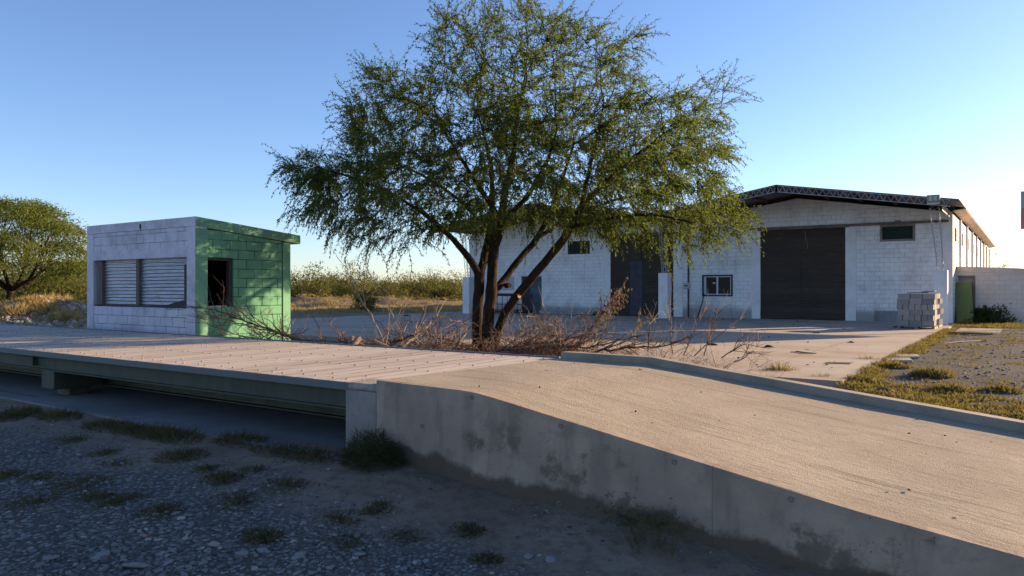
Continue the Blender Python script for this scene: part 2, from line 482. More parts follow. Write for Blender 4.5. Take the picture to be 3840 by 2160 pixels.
c = t.mix(t.math('MULTIPLY', t.ramp(ed, .44, .475), t.ramp(t.noise(p, 1.7, 3), .3, .6, .5, 1.0)), c, (.075,.065,.052))
c = t.mix(t.ramp(big, .5, .7, 0, .45), c, (.47,.40,.32))
t.bsdf(c, .9, normal=t.bump(gr, .35, .006), spec=.15)
b = MB()
nP = int((26 - 4.82) / PW)
for i in range(nP):
    x1 = -4.815 - i * PW; x0 = x1 - PW + .0035
    dz = rnd.uniform(-.0008, .0008); tl = rnd.uniform(-.0008, .0008); q = .0015
    y0 = D0 + rnd.uniform(.0, .012); y1 = D1 - rnd.uniform(0, .012)
    za, zb = ZD + dz - tl, ZD + dz + tl
    vs = []
    for yy in (y0, y1):
        vs += [(x0, yy, ZD - .06), (x0, yy, za - q), (x0 + q, yy, za), (x1 - q, yy, zb), (x1, yy, zb - q), (x1, yy, ZD - .06)]
    b.add(vs, [(0,1,2,3,4,5), (11,10,9,8,7,6)] + [(k, k+6, k+7, k+1) for k in range(5)])
b.build('deck', PLANK_M, WB)
b = MB()
for i in range(nP):
    xm = -4.815 - (i + .5) * PW
    for k, yy in enumerate((5.07, 5.33, 6.02, 6.75, 7.45, 7.93)):
        if k in (1, 4) and i % 2: continue
        xx = xm + rnd.uniform(-.04, .04); y2 = yy + rnd.uniform(-.03, .03)
        r = .013
        ring = [(xx + r*math.cos(a), y2 + r*math.sin(a), ZD - .002) for a in np.linspace(0, 2*math.pi, 7)[:6]]
        ring2 = [(xx + r*.6*math.cos(a), y2 + r*.6*math.sin(a), ZD + .014) for a in np.linspace(0, 2*math.pi, 7)[:6]]
        b.add(ring + ring2, [(j, (j+1)%6, 6+(j+1)%6, 6+j) for j in range(6)] + [(6,7,8,9,10,11)])
tag(b.build('bolts', m_plain('rusty_bolt', (.30,.24,.19), rough=.8, metal=.1), WB), kind='stuff')
BLUE_M = m_plain('blue_green_steel_edge', (.085,.135,.15), rough=.6, var=.3, sc=4, dark=(.16,.09,.055), bump=.1, spec=.4)
BEAM_M = m_plain('green_painted_beam', (.06,.068,.042), rough=.65, var=.45, sc=2.2, bsc=4.0, stretch=(2.2,2.2,.5), dark=(.035,.04,.028), bump=.06, spec=.4)
b = MB(); b.box(-26, -4.83, D0 - .012, D0 + .05, ZD - .075, ZD - .004); b.box(-26, -4.83, D1 - .03, D1 + .012, ZD - .075, ZD + .016)
b.build('steel_edge', BLUE_M, WB, bevel=.004)
def ibeam(y, z0, z1, x0, x1, fw=.12):
    b = MB()
    b.box(x0, x1, y - .008, y + .008, z0 + .016, z1 - .014)
    b.box(x0, x1, y - fw/2, y + fw/2, z0, z0 + .0155); b.box(x0, x1, y - fw/2, y + fw/2, z1 - .0135, z1)
    return b
ibeam(5.03, .325, .517, -26, -5.2).build('main_beam', BEAM_M, WB)
ibeam(5.75, .06, .517, -26, -5.2, .16).build('main_beam', BEAM_M, WB)
ibeam(7.25, .06, .517, -26, -5.2, .2).build('main_beam', BEAM_M, WB)
ibeam(7.98, .325, .517, -26, -5.2).build('main_beam', BEAM_M, WB)
for xx in (-11.4, -19.0):
    b = MB(); b.box(xx, xx + .36, 4.98, 5.66, .07, .323); b.box(xx - .04, xx + .32, 5.2, 5.5, -.05, .069)
    b.build('support_box', BEAM_M, WB, bevel=.01)
b = MB(); b.box(-11.64, -11.61, 4.955, 5.021, .37, .5); b.box(-11.95, -11.65, 4.998, 5.0215, .41, .48)
b.build('joint_plate', BEAM_M, WB)
# ------------------------------------------------------------------ booth
BX0, BX1, BY0, BY1 = -18.37, -14.0, 9.02, 11.42
GREY = (.30,.28,.30)
BW_BLOCK = m_block('white_booth_blocks', 'x', (.64,.60,.655), (.24,.21,.24), .44, .2, BX0, .05, (.24,.215,.22), .7, .35)
BW_PLAIN = m_plain('white_booth_render', (.63,.585,.645), var=.32, sc=2.6, dark=(.33,.29,.31), bump=.25)
BG_BLOCK = m_block('green_booth_blocks', 'y', (.15,.345,.205), (.018,.05,.035), .41, .2, BY0, .08, (.10,.23,.16), .6, .1)
BG_PLAIN = m_plain('green_booth_render', (.155,.35,.21), var=.3, sc=2.0, dark=(.15,.30,.2), bump=.3)
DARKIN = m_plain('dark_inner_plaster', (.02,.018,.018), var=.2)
WOOD_OLD = m_plain('old_timber', (.16,.125,.10), var=.4, sc=6, stretch=(6,6,1), bump=.3)
WOOD_DK = m_plain('dark_timber', (.075,.06,.052), var=.4, sc=6, stretch=(4,4,1), bump=.3)
booth = thing('block_booth', ((BX0+BX1)/2, (BY0+BY1)/2, -.07), 'small flat roofed block booth with white front and green side, shuttered with corrugated sheet', 'booth')
zf = lambda y: 2.935 - .09 * (y - BY0)          # top of the sloping roof
i_ = .018
# front wall: block infill slightly set back between columns and beams
b = MB()
b.box(BX0+.3, BX1-.31, BY0+i_, BY0+.2, -.1, 1.05)
b.box(BX0+.3, BX1-.31, BY0+i_, BY0+.2, 2.325, 2.735)
b.build('front_wall', BW_BLOCK, booth)
for cx0, cx1, cy1 in ((BX0, BX0+.3, BY0+.3), (BX1-.31, BX1-.004, BY0+.28)):
    b = MB(); b.box(cx0, cx1, BY0, cy1, -.1, 2.735); b.build('column', BW_PLAIN, booth, bevel=.012)
b = MB(); b.box(BX0+.3, BX1-.31, BY0+.001, BY0+.2, 2.11, 2.325); b.build('lintel', BW_PLAIN, booth, bevel=.008)
# side wall
def wall_cells(b, ax, c0, c1, zs, holes, ca, cb, topf=None):
    pass
b = MB(); X1 = BX1 - i_; X0 = BX1 - .2
wy0, wy1, wz0, wz1 = 9.31, 9.93, 1.075, 2.11
zu = lambda y: zf(y) - .215
def sidebox(y0, y1, z0, z1f):
    if callable(z1f): za, zb = z1f(y0), z1f(y1)
    else: za = zb = z1f
    vs = [(X0,y0,z0),(X1,y0,z0),(X1,y1,z0),(X0,y1,z0),(X0,y0,za),(X1,y0,za),(X1,y1,zb),(X0,y1,zb)]
    b.add(vs, [(0,3,2,1),(4,5,6,7),(0,1,5,4),(1,2,6,5),(2,3,7,6),(3,0,4,7)])
sidebox(BY0+.28, wy0, -.1, zu); sidebox(wy0, wy1, -.1, wz0); sidebox(wy0, wy1, wz1, zu); sidebox(wy1, 11.19, -.1, zu)
b.build('side_wall', BG_BLOCK, booth)
for q in ((BX1-.25, BX1, 11.215, BY1, zu(BY1)), (BX1-.0045, BX1, BY0+.002, BY0+.28, zu(BY0+.28))):
    b = MB(); b.box(q[0], q[1], q[2], q[3], -.1, q[4]); o = b.build('column', BG_PLAIN, booth); o['label'] = 'green painted corner column'
b = MB(); b.box(BX0+.02, BX1-.2, BY1-.2, BY1-.001, -.1, zu(BY1)); b.box(BX0+.01, BX0+.2, BY0+.3, BY1-.2, -.1, zu(BY1)); b.box(BX0+.2, BX1-.2, BY0+.2, BY1-.2, -.1, -.04)
b.build('rear_wall', DARKIN, booth)
b = MB()
prof = [(BY0-.001, zf(BY0)-.2), (BY0-.001, zf(BY0)), (11.71, zf(11.71)), (11.71, zf(11.71)-.2), ]
b.prism_x(prof, BX0-.004, BX1+.006, side=[0, 2, 1, 2], cap0=0, cap1=1)
b.build('roof', [BW_PLAIN, BG_PLAIN, m_plain('roof_screed', (.3,.29,.28))], booth, bevel=.012)
# shutter opening
GALV = m_plain('weathered_zinc', (.46,.46,.50), rough=.45, metal=.75, var=.3, sc=3.0, stretch=(1,1,6), dark=(.26,.22,.21), bump=.1, spec=.5)
def corrugated(name, x0, x1, y, z0, z1, parent, tilt=0.0):
    b = MB(); nz = int((z1 - z0) / .0095)
    xsn = np.linspace(x0, x1, 9)
    for k in range(nz + 1):
        z = z0 + (z1 - z0) * k / nz
        for j, x in enumerate(xsn):
            wob = noise.noise((x * 1.7, z * 1.2, 2)) * .01
            b.v.append((x, y + .011 * math.sin(2*math.pi*(z + wob*.6)/.076) + wob + tilt * (x - x0), z + noise.noise((x*1.1, z*5, 7))*.008))
    for k in range(nz):
        for j in range(8):
            b.f.append((k*9+j, k*9+j+1, (k+1)*9+j+1, (k+1)*9+j)); b.mi.append(0)
    return b.build(name, GALV, parent, smooth=True)
wx0, wx1 = BX0 + .3, BX1 - .31
sh = corrugated('shutter_sheet', wx0+.33, -16.23, BY0+.10, 1.07, 2.11, booth)
sh2 = corrugated('shutter_sheet', -16.21, wx1-.10, BY0+.09, 1.08, 2.12, booth)
b = MB(); b.box(-16.28, -16.16, BY0+.03, BY0+.075, 1.06, 2.11)
b.build('shutter_post', WOOD_OLD, booth)
b = MB(); b.box(wx0+.17, wx0+.34, BY0+.03, BY0+.10, 1.06, 2.09); b.build('shutter_post', WOOD_OLD, booth)
b = MB(); b.box(wx1-.13, wx1-.02, BY0+.03, BY0+.08, 1.05, 1.96); b.build('shutter_post', WOOD_DK, booth)
b = MB(); b.box(wx0+.001, wx1-.001, BY0+.03, BY0+.19, 1.052, 1.085)
b.add([(wx0+.5,BY0+.028,1.08),(wx1-.02,BY0+.028,1.08),(wx1-.02,BY0+.028,1.23),(wx1-.35,BY0+.028,1.19),(wx1-.7,BY0+.028,1.12),(wx1-1.6,BY0+.028,1.085),
       (wx0+.5,BY0+.05,1.08),(wx1-.02,BY0+.05,1.08),(wx1-.02,BY0+.05,1.23),(wx1-.35,BY0+.05,1.19),(wx1-.7,BY0+.05,1.12),(wx1-1.6,BY0+.05,1.085)],
      [(0,1,2,3,4,5),(11,10,9,8,7,6)] + [(i,6+i,6+(i+1)%6,(i+1)%6) for i in range(6)])
b.build('sill_board', WOOD_DK, booth)
b = MB(); b.box(wx0+.002, wx1-.002, BY0+.12, BY0+.17, 1.09, 2.105); b.build('backing_board', DARKIN, booth)
# side window: timber frame
b = MB(); xw = BX1 - .06
b.box(xw-.1, xw, wy1-.085, wy1-.002, wz0+.002, wz1-.002); b.box(xw-.1, xw, wy0+.002, wy1-.086, wz1-.06, wz1-.002); b.box(xw-.1, xw, wy0+.002, wy0+.03, wz0+.002, wz1-.061)
wf = b.build('window_frame', WOOD_DK, booth)
b = MB(); b.box(BX1-.16, BX1-.03, wy0+.003, wy1-.16, wz0-.005, wz0+.02); b.build('sill', BW_PLAIN, wf)
# broken hole at the top of the front
b = MB(); hx = -16.05
pts = [(-.03,0),(-.045,.1),(-.03,.17),(.0,.2),(.03,.18),(.04,.08),(.025,.0),(.012,-.1),(0,-.02)]
b.add([(hx+px_*.9, BY0-.004, 2.775+pz_*.55) for px_, pz_ in pts] + [(hx+px_*.9, BY0+.0, 2.775+pz_*.55) for px_, pz_ in pts], [tuple(range(9)), tuple(range(17, 8, -1))] + [(i, 9+i, 9+(i+1)%9, (i+1)%9) for i in range(9)])
b.build('hole', m_plain('dark_hole', (.02,.018,.018), bump=0), booth)

# ------------------------------------------------------------------ warehouse
WY = 36.6; WXL, WXV, WXR = -28.2, -14.9, -2.6; YR0 = 33.0; YR1 = 72.2
WHX = m_block('white_warehouse_blocks', 'x', (.84,.815,.79), (.42,.38,.37), .4, .2, WXR, 0, (.40,.375,.36), .5, 1.0, .8)
WHY = m_block('white_warehouse_side_blocks', 'y', (.74,.70,.65), (.26,.22,.18), .4, .2, WY, 0, (.50,.41,.34), .35, .6)
WHP = m_plain('white_render', (.79,.775,.76), var=.18, sc=1.6, dark=(.45,.42,.39), bump=.15)
def roofz(x):
    if x > WXV: return 5.9 - .158 * abs(x + 8.9)
    return 5.9 - .155 * abs(x + 21.6)
wh = thing('warehouse', (-15.4, 50, -.05), 'long white block warehouse with two low gables, sliding doors and a deep front canopy', 'warehouse')
doors = [(-10.59, -6.8, 0.0, 4.24), (-18.6, -15.02, 0.0, 4.24), (-24.4, -23.0, 0.0, 2.15)]
wins = [(-5.32, -4.06, 3.57, 4.19), (-13.48, -11.94, 1.06, 2.13), (-21.2, -19.94, 3.41, 4.02), (-25.9, -24.9, 1.33, 2.12)]
holes = doors + wins
xsb = sorted(set([WXL, WXV, WXR, -8.9, -21.6] + [h[0] for h in holes] + [h[1] for h in holes]))
zsb = sorted(set([-.15] + [h[2] for h in holes if h[2] > 0] + [h[3] for h in holes]))
b = MB()
def inhole(x, z):
    return any(h[0] < x < h[1] and h[2] - (.2 if h[2] == 0 else 0) < z < h[3] for h in holes)
for xa, xb in zip(xsb, xsb[1:]):
    for za, zb in zip(zsb, zsb[1:]):
        if not inhole((xa+xb)/2, (za+zb)/2 if za > 0 else max(.1, (za+zb)/2)):
            b.quad((xa, WY, za), (xb, WY, za), (xb, WY, zb), (xa, WY, zb))
    zt = zsb[-1]; e = 1e-4
    b.quad((xa, WY, zt), (xb, WY, zt), (xb, WY, roofz(xb - e) - .24), (xa, WY, roofz(xa + e) - .24))
for x0, x1, z0, z1 in holes:
    d = .16
    b.quad((x0,WY,z0),(x0,WY,z1),(x0,WY+d,z1),(x0,WY+d,z0)); b.quad((x1,WY,z0),(x1,WY+d,z0),(x1,WY+d,z1),(x1,WY,z1))
    b.quad((x0,WY,z1),(x1,WY,z1),(x1,WY+d,z1),(x0,WY+d,z1)); b.quad((x0,WY,z0),(x0,WY+d,z0),(x1,WY+d,z0),(x1,WY,z0))
b.build('front_wall', WHX, wh)
# rendered pillars framing the doors and corners
for x0, x1 in [(-2.96, -2.598), (-11.0, -10.6), (-6.79, -6.35), (-19.0, -18.61), (-14.98, -14.5), (-28.2, -27.8)]:
    b = MB(); b.box(x0, x1, WY - .03, WY - .001, -.1, min(roofz(x0), roofz(x1)) - .6 if x0 < -3 else 4.4)
    b.build('pillar', WHP, wh)
# door rail
RUST = m_plain('rusty_rail', (.20,.155,.13), rough=.7, metal=.2, var=.4, sc=3)
b = MB(); b.box(-11.1, -2.75, WY - .10, WY - .032, 4.245, 4.36); b.box(-10.7, -6.6, WY - .13, WY - .101, 4.21, 4.30)
b.build('door_rail', RUST, wh)
b = MB(); b.box(-19.2, -14.6, WY - .10, WY - .032, 4.245, 4.36); b.build('door_rail', RUST, wh)
# sliding doors
DOOR_M, t = nmat('brown_door_boards')
p = t.pos(); x, y, z = t.sep(p)[:3]
row = t.math('MULTIPLY', z, 3.4)
fr = t.math('FRACT', row); rid = t.math('FLOOR', row)
wv = t.n('ShaderNodeTexWhiteNoise', {'W': rid}, noise_dimensions='1D').outputs[0]
gr = t.noise(t.scale(p, (1.2, 1, 18)), 1.3, 5, .65); n1 = t.noise(p, .8, 5, .6)
c = t.mix(wv, (.066,.048,.034), (.048,.037,.029))
c = t.mix(t.ramp(gr, .45, .75, 0, .7), c, (.105,.078,.055))
c = t.mix(t.ramp(n1, .45, .7, 0, .5), c, (.042,.037,.034))
ln = t.math('MULTIPLY', t.ramp(fr, .0, .05, 1, 0), t.ramp(z, 2.0, 2.3, 1, .25))
c = t.mix(ln, c, (.02,.018,.016))
t.bsdf(c, .85, normal=t.bump(t.math('SUBTRACT', gr, ln), .3, .01), spec=.2)
def sliding(x0, x1, lab=None):
    b = MB(); xm = (x0 + x1) / 2
    b.box(x0 + .01, xm - .008, WY + .03, WY + .09, .02, 4.235); b.box(xm + .008, x1 - .01, WY + .03, WY + .09, .02, 4.235)
    b.box(xm - .008, xm + .008, WY + .05, WY + .08, .02, 4.235)
    d = b.build('sliding_door', DOOR_M, wh)
    return d
dr1 = sliding(-10.59, -6.8); dr1['label'] = 'brown boarded double sliding door under the right gable'
dr2 = sliding(-18.6, -15.02); dr2['label'] = 'dark sliding door half hidden by the tree'
b = MB(); b.box(-17.45, -16.75, WY + .012, WY + .029, .05, 2.9)
b.build('wicket_door', m_plain('bluish_wicket', (.075,.075,.09), var=.3), dr2)
b = MB(); b.tube([(-8.55, WY+.02, 4.1), (-8.5, WY+.015, 3.7), (-8.42, WY+.01, 3.45), (-8.45, WY+.012, 3.3)], .006, 4); b.build('hanging_wire', m_plain('pale_wire', (.5,.45,.38)), dr1)
# windows
DGREEN = m_plain('dark_green_mesh', (.022,.035,.026), var=.2, sc=8, bump=.1)
NAVY = m_plain('navy_painted_steel', (.02,.035,.10), rough=.5, var=.15)
GREYF = m_plain('grey_cement_frame', (.27,.235,.215), var=.3, sc=6)
ALU = m_plain('white_aluminium', (.62,.62,.62), rough=.4, var=.1, bump=0)
glass_m, t = nmat('dark_window_glass')
t.bsdf((.03,.021,.013), .3, spec=.12)
def frame(b, x0, x1, z0, z1, y0, y1, w_):
    b.box(x0, x1, y0, y1, z1 - w_, z1); b.box(x0, x1, y0, y1, z0, z0 + w_)
    b.box(x0, x0 + w_, y0, y1, z0 + w_, z1 - w_); b.box(x1 - w_, x1, y0, y1, z0 + w_, z1 - w_)
for k, (x0, x1, z0, z1) in enumerate([wins[0], wins[2]]):
    b = MB(); frame(b, x0 - .06, x1 + .06, z0 - .06, z1 + .06, WY - .022, WY + .03, .09 if k == 0 else .07)
    if k == 0: b.box((x0+x1)/2 - .1, (x0+x1)/2 + .14, WY - .02, WY - .0015, z1 + .061, z1 + .24)
    wv_ = b.build('window', GREYF if k == 0 else WOOD_DK, wh)
    wv_['label'] = 'small high window with green mesh beside the door' if k == 0 else 'small high window behind the tree branches'
    b = MB(); b.box(x0 + .001, x1 - .001, WY + .06, WY + .09, z0, z1); b.box(x0+.002, x1-.002, WY+.045, WY+.059, (z0+z1)/2-.012, (z0+z1)/2+.012); b.build('mesh_panel', DGREEN, wv_)
x0, x1, z0, z1 = wins[1]
b = MB(); frame(b, x0, x1, z0, z1, WY - .04, WY + .05, .075)
wv_ = b.build('window', NAVY, wh); wv_['label'] = 'wide sliding window with navy frame and white sashes'
b = MB(); frame(b, x0 + .075, x1 - .075, z0 + .075, z1 - .075, WY + .0, WY + .045, .045); xm = (x0 + x1) / 2
b.box(xm - .045, xm + .045, WY - .002, WY + .046, z0 + .121, z1 - .121); b.box(x0 + .12, x0 + .2, WY - .002, WY + .046, z0 + .121, z1 - .121)
b.build('sash', ALU, wv_)
b = MB(); b.box(x0 + .08, x1 - .08, WY + .05, WY + .06, z0 + .08, z1 - .08); b.build('glass', glass_m, wv_)
b = MB(); b.box(x0 + .52, x0 + .66, WY + .044, WY + .049, z0 + .62, z0 + .69); b.build('sticker', m_plain('pale_paper', (.7,.68,.6), bump=0), wv_)
for ga, gb in ((x0 + .06, x0 + .22), (xm - .06, xm + .06)):
    b = MB()
    for zz in np.linspace(z0 + .2, z1 - .2, 6): b.tube([(ga, WY - .02, zz), (gb, WY - .02, zz)], .006, 4)
    b.tube([(ga, WY - .02, z0 + .1), (ga, WY - .02, z1 - .1)], .006, 4); b.build('guard_bars', NAVY, wv_)
x0, x1, z0, z1 = wins[3]
b = MB(); b.box(x0 + .002, x1 - .002, WY + .04, WY + .08, z0, z1)
for xx in np.linspace(x0 + .12, x1 - .12, 6): b.box(xx - .006, xx + .006, WY + .03, WY + .0395, z0 + .01, z1 - .01)
o = b.build('window', m_plain('pale_blue_shutter', (.5,.52,.54), var=.2, sc=4), wh); o['label'] = 'blocked up window with pale shutter boards'
x0, x1, z0, z1 = doors[2]
b = MB(); b.box(x0 + .01, x0 + .58, WY + .08, WY + .12, .02, z1 - .02); o = b.build('side_door', WOOD_DK, wh)
b = MB(); b.box(x0 + .59, x1 - .01, WY + .05, WY + .10, .02, z1 - .35); o = b.build('side_door', m_plain('teal_grey_door', (.10,.14,.155), var=.35, sc=2.5), wh); o['label'] = 'grey green door leaf streaked with dust'
b = MB(); b.box(x0 + .59, x1 - .01, WY + .05, WY + .10, z1 - .34, z1 - .02); b.build('transom', m_plain('teal_dark', (.08,.11,.125), var=.3), wh)
# floor level metal plate and patch beside the stack
b = MB(); b.box(-5.6, -3.3, WY - .05, WY - .002, -.02, .46)
b.build('plate', m_plain('grey_plate', (.26,.27,.31), var=.45, sc=1.5, dark=(.20,.16,.12)), wh)
# side wall with pilasters and windows
b = MB()
ywin = [(37.65 + .55 * 0, 38.7)] + [(yy + 1.3, yy + 2.5) for yy in (40.3, 44.8, 49.3, 53.8, 58.3, 62.8, 67.3)]
ybs = sorted(set([WY, YR1] + [v for p_ in ywin for v in p_]))
zt = roofz(WXR) - .3; z0w, z1w = 3.5, 4.1
for ya, yb in zip(ybs, ybs[1:]):
    hole = any(a < (ya+yb)/2 < c_ for a, c_ in ywin)
    segs = [(-.15, z0w), (z1w, zt)] if hole else [(-.15, zt)]
    for za, zb in segs: b.quad((WXR, ya, za), (WXR, yb, za), (WXR, yb, zb), (WXR, ya, zb))
    if hole:
        X = WXR - .16
        b.quad((WXR,ya,z0w),(X,ya,z0w),(X,yb,z0w),(WXR,yb,z0w)); b.quad((WXR,ya,z1w),(WXR,yb,z1w),(X,yb,z1w),(X,ya,z1w))
        b.quad((WXR,ya,z0w),(WXR,ya,z1w),(X,ya,z1w),(X,ya,z0w)); b.quad((WXR,yb,z0w),(X,yb,z0w),(X,yb,z1w),(WXR,yb,z1w))
b.quad((WXL, WY, -.15), (WXL, WY, zt), (WXL, YR1, zt), (WXL, YR1, -.15))
b.quad((WXL, YR1, -.15), (WXR, YR1, -.15), (WXR, YR1, 4.6), (WXL, YR1, 4.6))
sw = b.build('side_wall', WHY, wh)
for yy in (40.3, 44.8, 49.3, 53.8, 58.3, 62.8, 67.3, 71.9):
    b = MB(); b.box(WXR + .001, WXR + .09, yy, yy + .22, -.1, zt); b.build('pilaster', WHP, sw)
for ya, yb in ywin:
    b = MB(); b.box(WXR - .12, WXR - .07, ya + .001, yb - .001, z0w, z1w); b.build('side_window', m_plain('rust_dark_mesh', (.06,.035,.028), var=.2), wh)
# corrugated roof
ROOF_M = m_plain('grey_roof_sheet', (.21,.19,.18), rough=.6, metal=.2, var=.25, sc=1.0, dark=(.11,.09,.08), bump=.05)
def slope(xa, za, xb, zb):
    b = MB(); yv = np.arange(YR0, YR1, .17)
    for th in (0, -.012):
        for k, y in enumerate(yv):
            dz = .02 * (k % 2)
            for s_ in (0, 1): b.v.append((xb if s_ else xa, y, (zb if s_ else za) + dz + th))
    n_ = len(yv)
    for t_ in (0, 1):
        for k in range(n_ - 1):
            a = t_*2*n_ + 2*k; q = (a, a+2, a+3, a+1); b.f.append(q if t_ else q[::-1]); b.mi.append(0)
    b.f.append((0, 2*n_, 2*n_+1, 1)); b.mi.append(0)
    for k in range(n_-1):
        b.f.append((2*k+1, 2*n_+2*k+1, 2*n_+2*k+3, 2*k+3)); b.mi.append(0)
    return b
rp = None
for k, (xa, xb) in enumerate([(-8.9, -2.14), (-8.9, -14.88), (-21.6, -14.92), (-21.6, -28.6)]):
    mb = slope(xa, 5.9, xb, roofz(xb) if abs(xb + 14.9) > .1 else 4.93)
    if k == 0: rp = mb
    else:
        o_ = len(rp.v); rp.v.extend(mb.v); rp.f.extend([tuple(o_ + i for i in f) for f in mb.f]); rp.mi.extend(mb.mi)
roof = rp.build('roof', ROOF_M, wh)
PURL = m_plain('brown_purlin', (.13,.10,.085), var=.3)
for xx in [-3.3, -4.7, -6.1, -7.5, -10.3, -11.7, -13.1, -16.3, -17.7, -19.1, -20.5, -22.9, -24.4, -25.9, -27.4]:
    b = MB(); zz = roofz(xx) - .03; b.box(xx - .035, xx + .035, YR0 + .12, WY + .0, zz - .13, zz)
    b.build('purlin', PURL, roof)
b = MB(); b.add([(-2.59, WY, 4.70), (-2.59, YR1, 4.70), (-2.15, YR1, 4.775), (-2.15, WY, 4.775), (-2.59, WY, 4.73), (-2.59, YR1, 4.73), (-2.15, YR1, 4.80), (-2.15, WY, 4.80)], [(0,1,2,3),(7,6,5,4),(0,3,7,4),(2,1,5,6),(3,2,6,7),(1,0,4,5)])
b.build('eave_bounce_strip', m_plain('painted_bounce_beige', (.62,.52,.42), var=.2, sc=1.5, bump=0), roof)  # added strip: pale beige paints the light bounced up under the roof edge
# lattice trusses along the front edge of the canopy
GT = m_plain('galvanised_lattice', (.50,.49,.50), rough=.5, metal=.4, var=.2, bump=.05)
def lattice(b, A, B, up, n, r=.016, rd=.010, depth=.3):
    A, B, up = Vector(A), Vector(B), Vector(up)
    b.tube([A, B], r, 6); b.tube([A - up*depth, B - up*depth], r, 6)
    for k in range(n):
        p0 = A.lerp(B, k / n); p1 = A.lerp(B, (k + 1) / n); m_ = A.lerp(B, (k + .5) / n) - up*depth
        b.tube([p0, m_], rd, 4); b.tube([m_, p1], rd, 4)
for xr, xe in [(-8.9, -2.45), (-8.9, -14.7), (-21.6, -15.1), (-21.6, -28.3)]:
    b = MB(); lattice(b, (xr, YR0 + .06, 5.86), (xe, YR0 + .06, roofz(xe) - .045), (0, 0, 1), 24, depth=.26, r=.015, rd=.0075)
    b.box(xr - .03, xr + .03, YR0 + .03, YR0 + .09, 5.58, 5.9)
    b.build('canopy_truss', GT, wh)
b = MB(); lattice(b, (-2.72, YR0 + .3, 4.70), (-2.72, WY - .02, 4.70), (0, 0, 1), 14, depth=.22, r=.016, rd=.009)
b.build('canopy_truss', GT, wh)
# canopy posts: lattice legs on white pedestals
def post(px_, lean, zb):
    pd = MB(); pd.box(px_ - .24, px_ + .24, 34.28, 34.74, -.1, zb); ped = pd.build('pedestal', WHP, wh, bevel=.01)
    b = MB()
    w0, w1 = .10, .16
    c0 = Vector((px_, 34.5, zb)); c1 = Vector((px_ + lean, 34.2, roofz(px_ + lean) - .32))
    cs = [(-1,-1),(1,-1),(1,1),(-1,1)]
    for sx, sy in cs:
        b.tube([c0 + Vector((sx*w0, sy*w0, 0)), c1 + Vector((sx*w1, sy*w1, 0))], .014, 5)
    nn = 14
    for f in range(4):
        (ax, ay), (bx, by) = cs[f], cs[(f+1) % 4]
        for k in range(nn):
            t0, t1 = k/nn, (k+1)/nn
            wa, wb_ = lerp(w0, w1, t0), lerp(w0, w1, t1)
            pa = c0.lerp(c1, t0); pb = c0.lerp(c1, t1)
            s0, s1 = ((ax, ay), (bx, by)) if k % 2 else ((bx, by), (ax, ay))
            b.tube([pa + Vector((s0[0]*wa, s0[1]*wa, 0)), pb + Vector((s1[0]*wb_, s1[1]*wb_, 0))], .008, 4)
    b.build('canopy_post', GT, wh)
post(-2.86, -.2, 2.18); post(-14.6, 0.0, 2.2); post(-26.7, 0.0, 2.1)
# conduit with a meter box
b = MB(); b.tube([(-14.2, WY - .045, 0), (-14.2, WY - .045, 4.3)], .035, 8)
cdt = b.build('conduit', m_plain('black_conduit', (.02,.02,.022), rough=.5, bump=0), wh)
b = MB(); b.box(-14.42, -14.14, WY - .13, WY - .011, 1.44, 1.74); mbx = b.build('meter_box', m_plain('light_grey_box', (.55,.55,.53), bump=0), cdt, bevel=.01)
b = MB(); b.box(-14.36, -14.2, WY - .137, WY - .1305, 1.56, 1.62); b.build('meter_window', WOOD_DK, cdt)

# ------------------------------------------------------------------ annexe
AY = 38.35
ANX = m_block('annexe_blocks', 'x', (.68,.62,.56), (.34,.28,.235), .4, .2, WXR, 0, (.52,.45,.40), .4, .5, .45)
ANP = m_plain('annexe_render', (.66,.58,.52), var=.3, sc=1.6, dark=(.42,.31,.25), bump=.3)
an = thing('annexe', (-1.2, 40.5, -.05), 'low white block annexe built against the sunlit side of the warehouse', 'building')
AX0, AX1 = WXR + .004, .12
zt0, zt1 = 2.42, 2.28
b = MB(); dx0, dx1 = -2.53, -1.87
zb0 = lambda x: lerp(zt0, zt1, (x - AX0) / (AX1 - AX0)) - .22
b.quad((dx1, AY, -.15), (AX1, AY, -.15), (AX1, AY, zb0(AX1)), (dx1, AY, zb0(dx1)))
b.quad((AX0, AY, 2.02), (dx1, AY, 2.02), (dx1, AY, zb0(dx1)), (AX0, AY, zb0(AX0)))
b.quad((AX0, AY, -.15), (dx0, AY, -.15), (dx0, AY, 2.02), (AX0, AY, 2.02))
b.quad((AX1, AY, -.15), (AX1, AY + 5, -.15), (AX1, AY + 5, 2.2), (AX1, AY, zb0(AX1)))
b.quad((dx1, AY, -.15), (dx1, AY, 2.02), (dx1, AY + .15, 2.02), (dx1, AY + .15, -.15)); b.quad((dx0, AY, 2.02), (dx0, AY + .15, 2.02), (dx1, AY + .15, 2.02), (dx1, AY, 2.02))
b.build('front_wall', ANX, an)
b = MB()
vs = []
for x, z in ((AX0, zt0), (AX1 + .05, zt1)):
    for y in (AY - .025, AY + 5): vs += [(x, y, z - .22), (x, y, z)]
b.add(vs, [(0,1,3,2), (4,6,7,5), (0,4,5,1), (2,3,7,6), (1,5,7,3), (0,2,6,4)])
b.build('roof', ANP, an)
b = MB(); b.box(dx0 + .002, dx1 - .002, AY + .09, AY + .13, -.05, 2.015); d_ = b.build('door', m_plain('grey_door', (.36,.345,.34), var=.15, sc=2), an)
b = MB(); b.box(dx1 - .09, dx1 - .001, AY - .01, AY + .088, -.05, 1.93); b.box(dx0 + .001, dx1 - .001, AY - .01, AY + .088, 1.931, 2.019)
b.build('door_frame', m_plain('brown_frame', (.25,.17,.12), var=.3), d_)
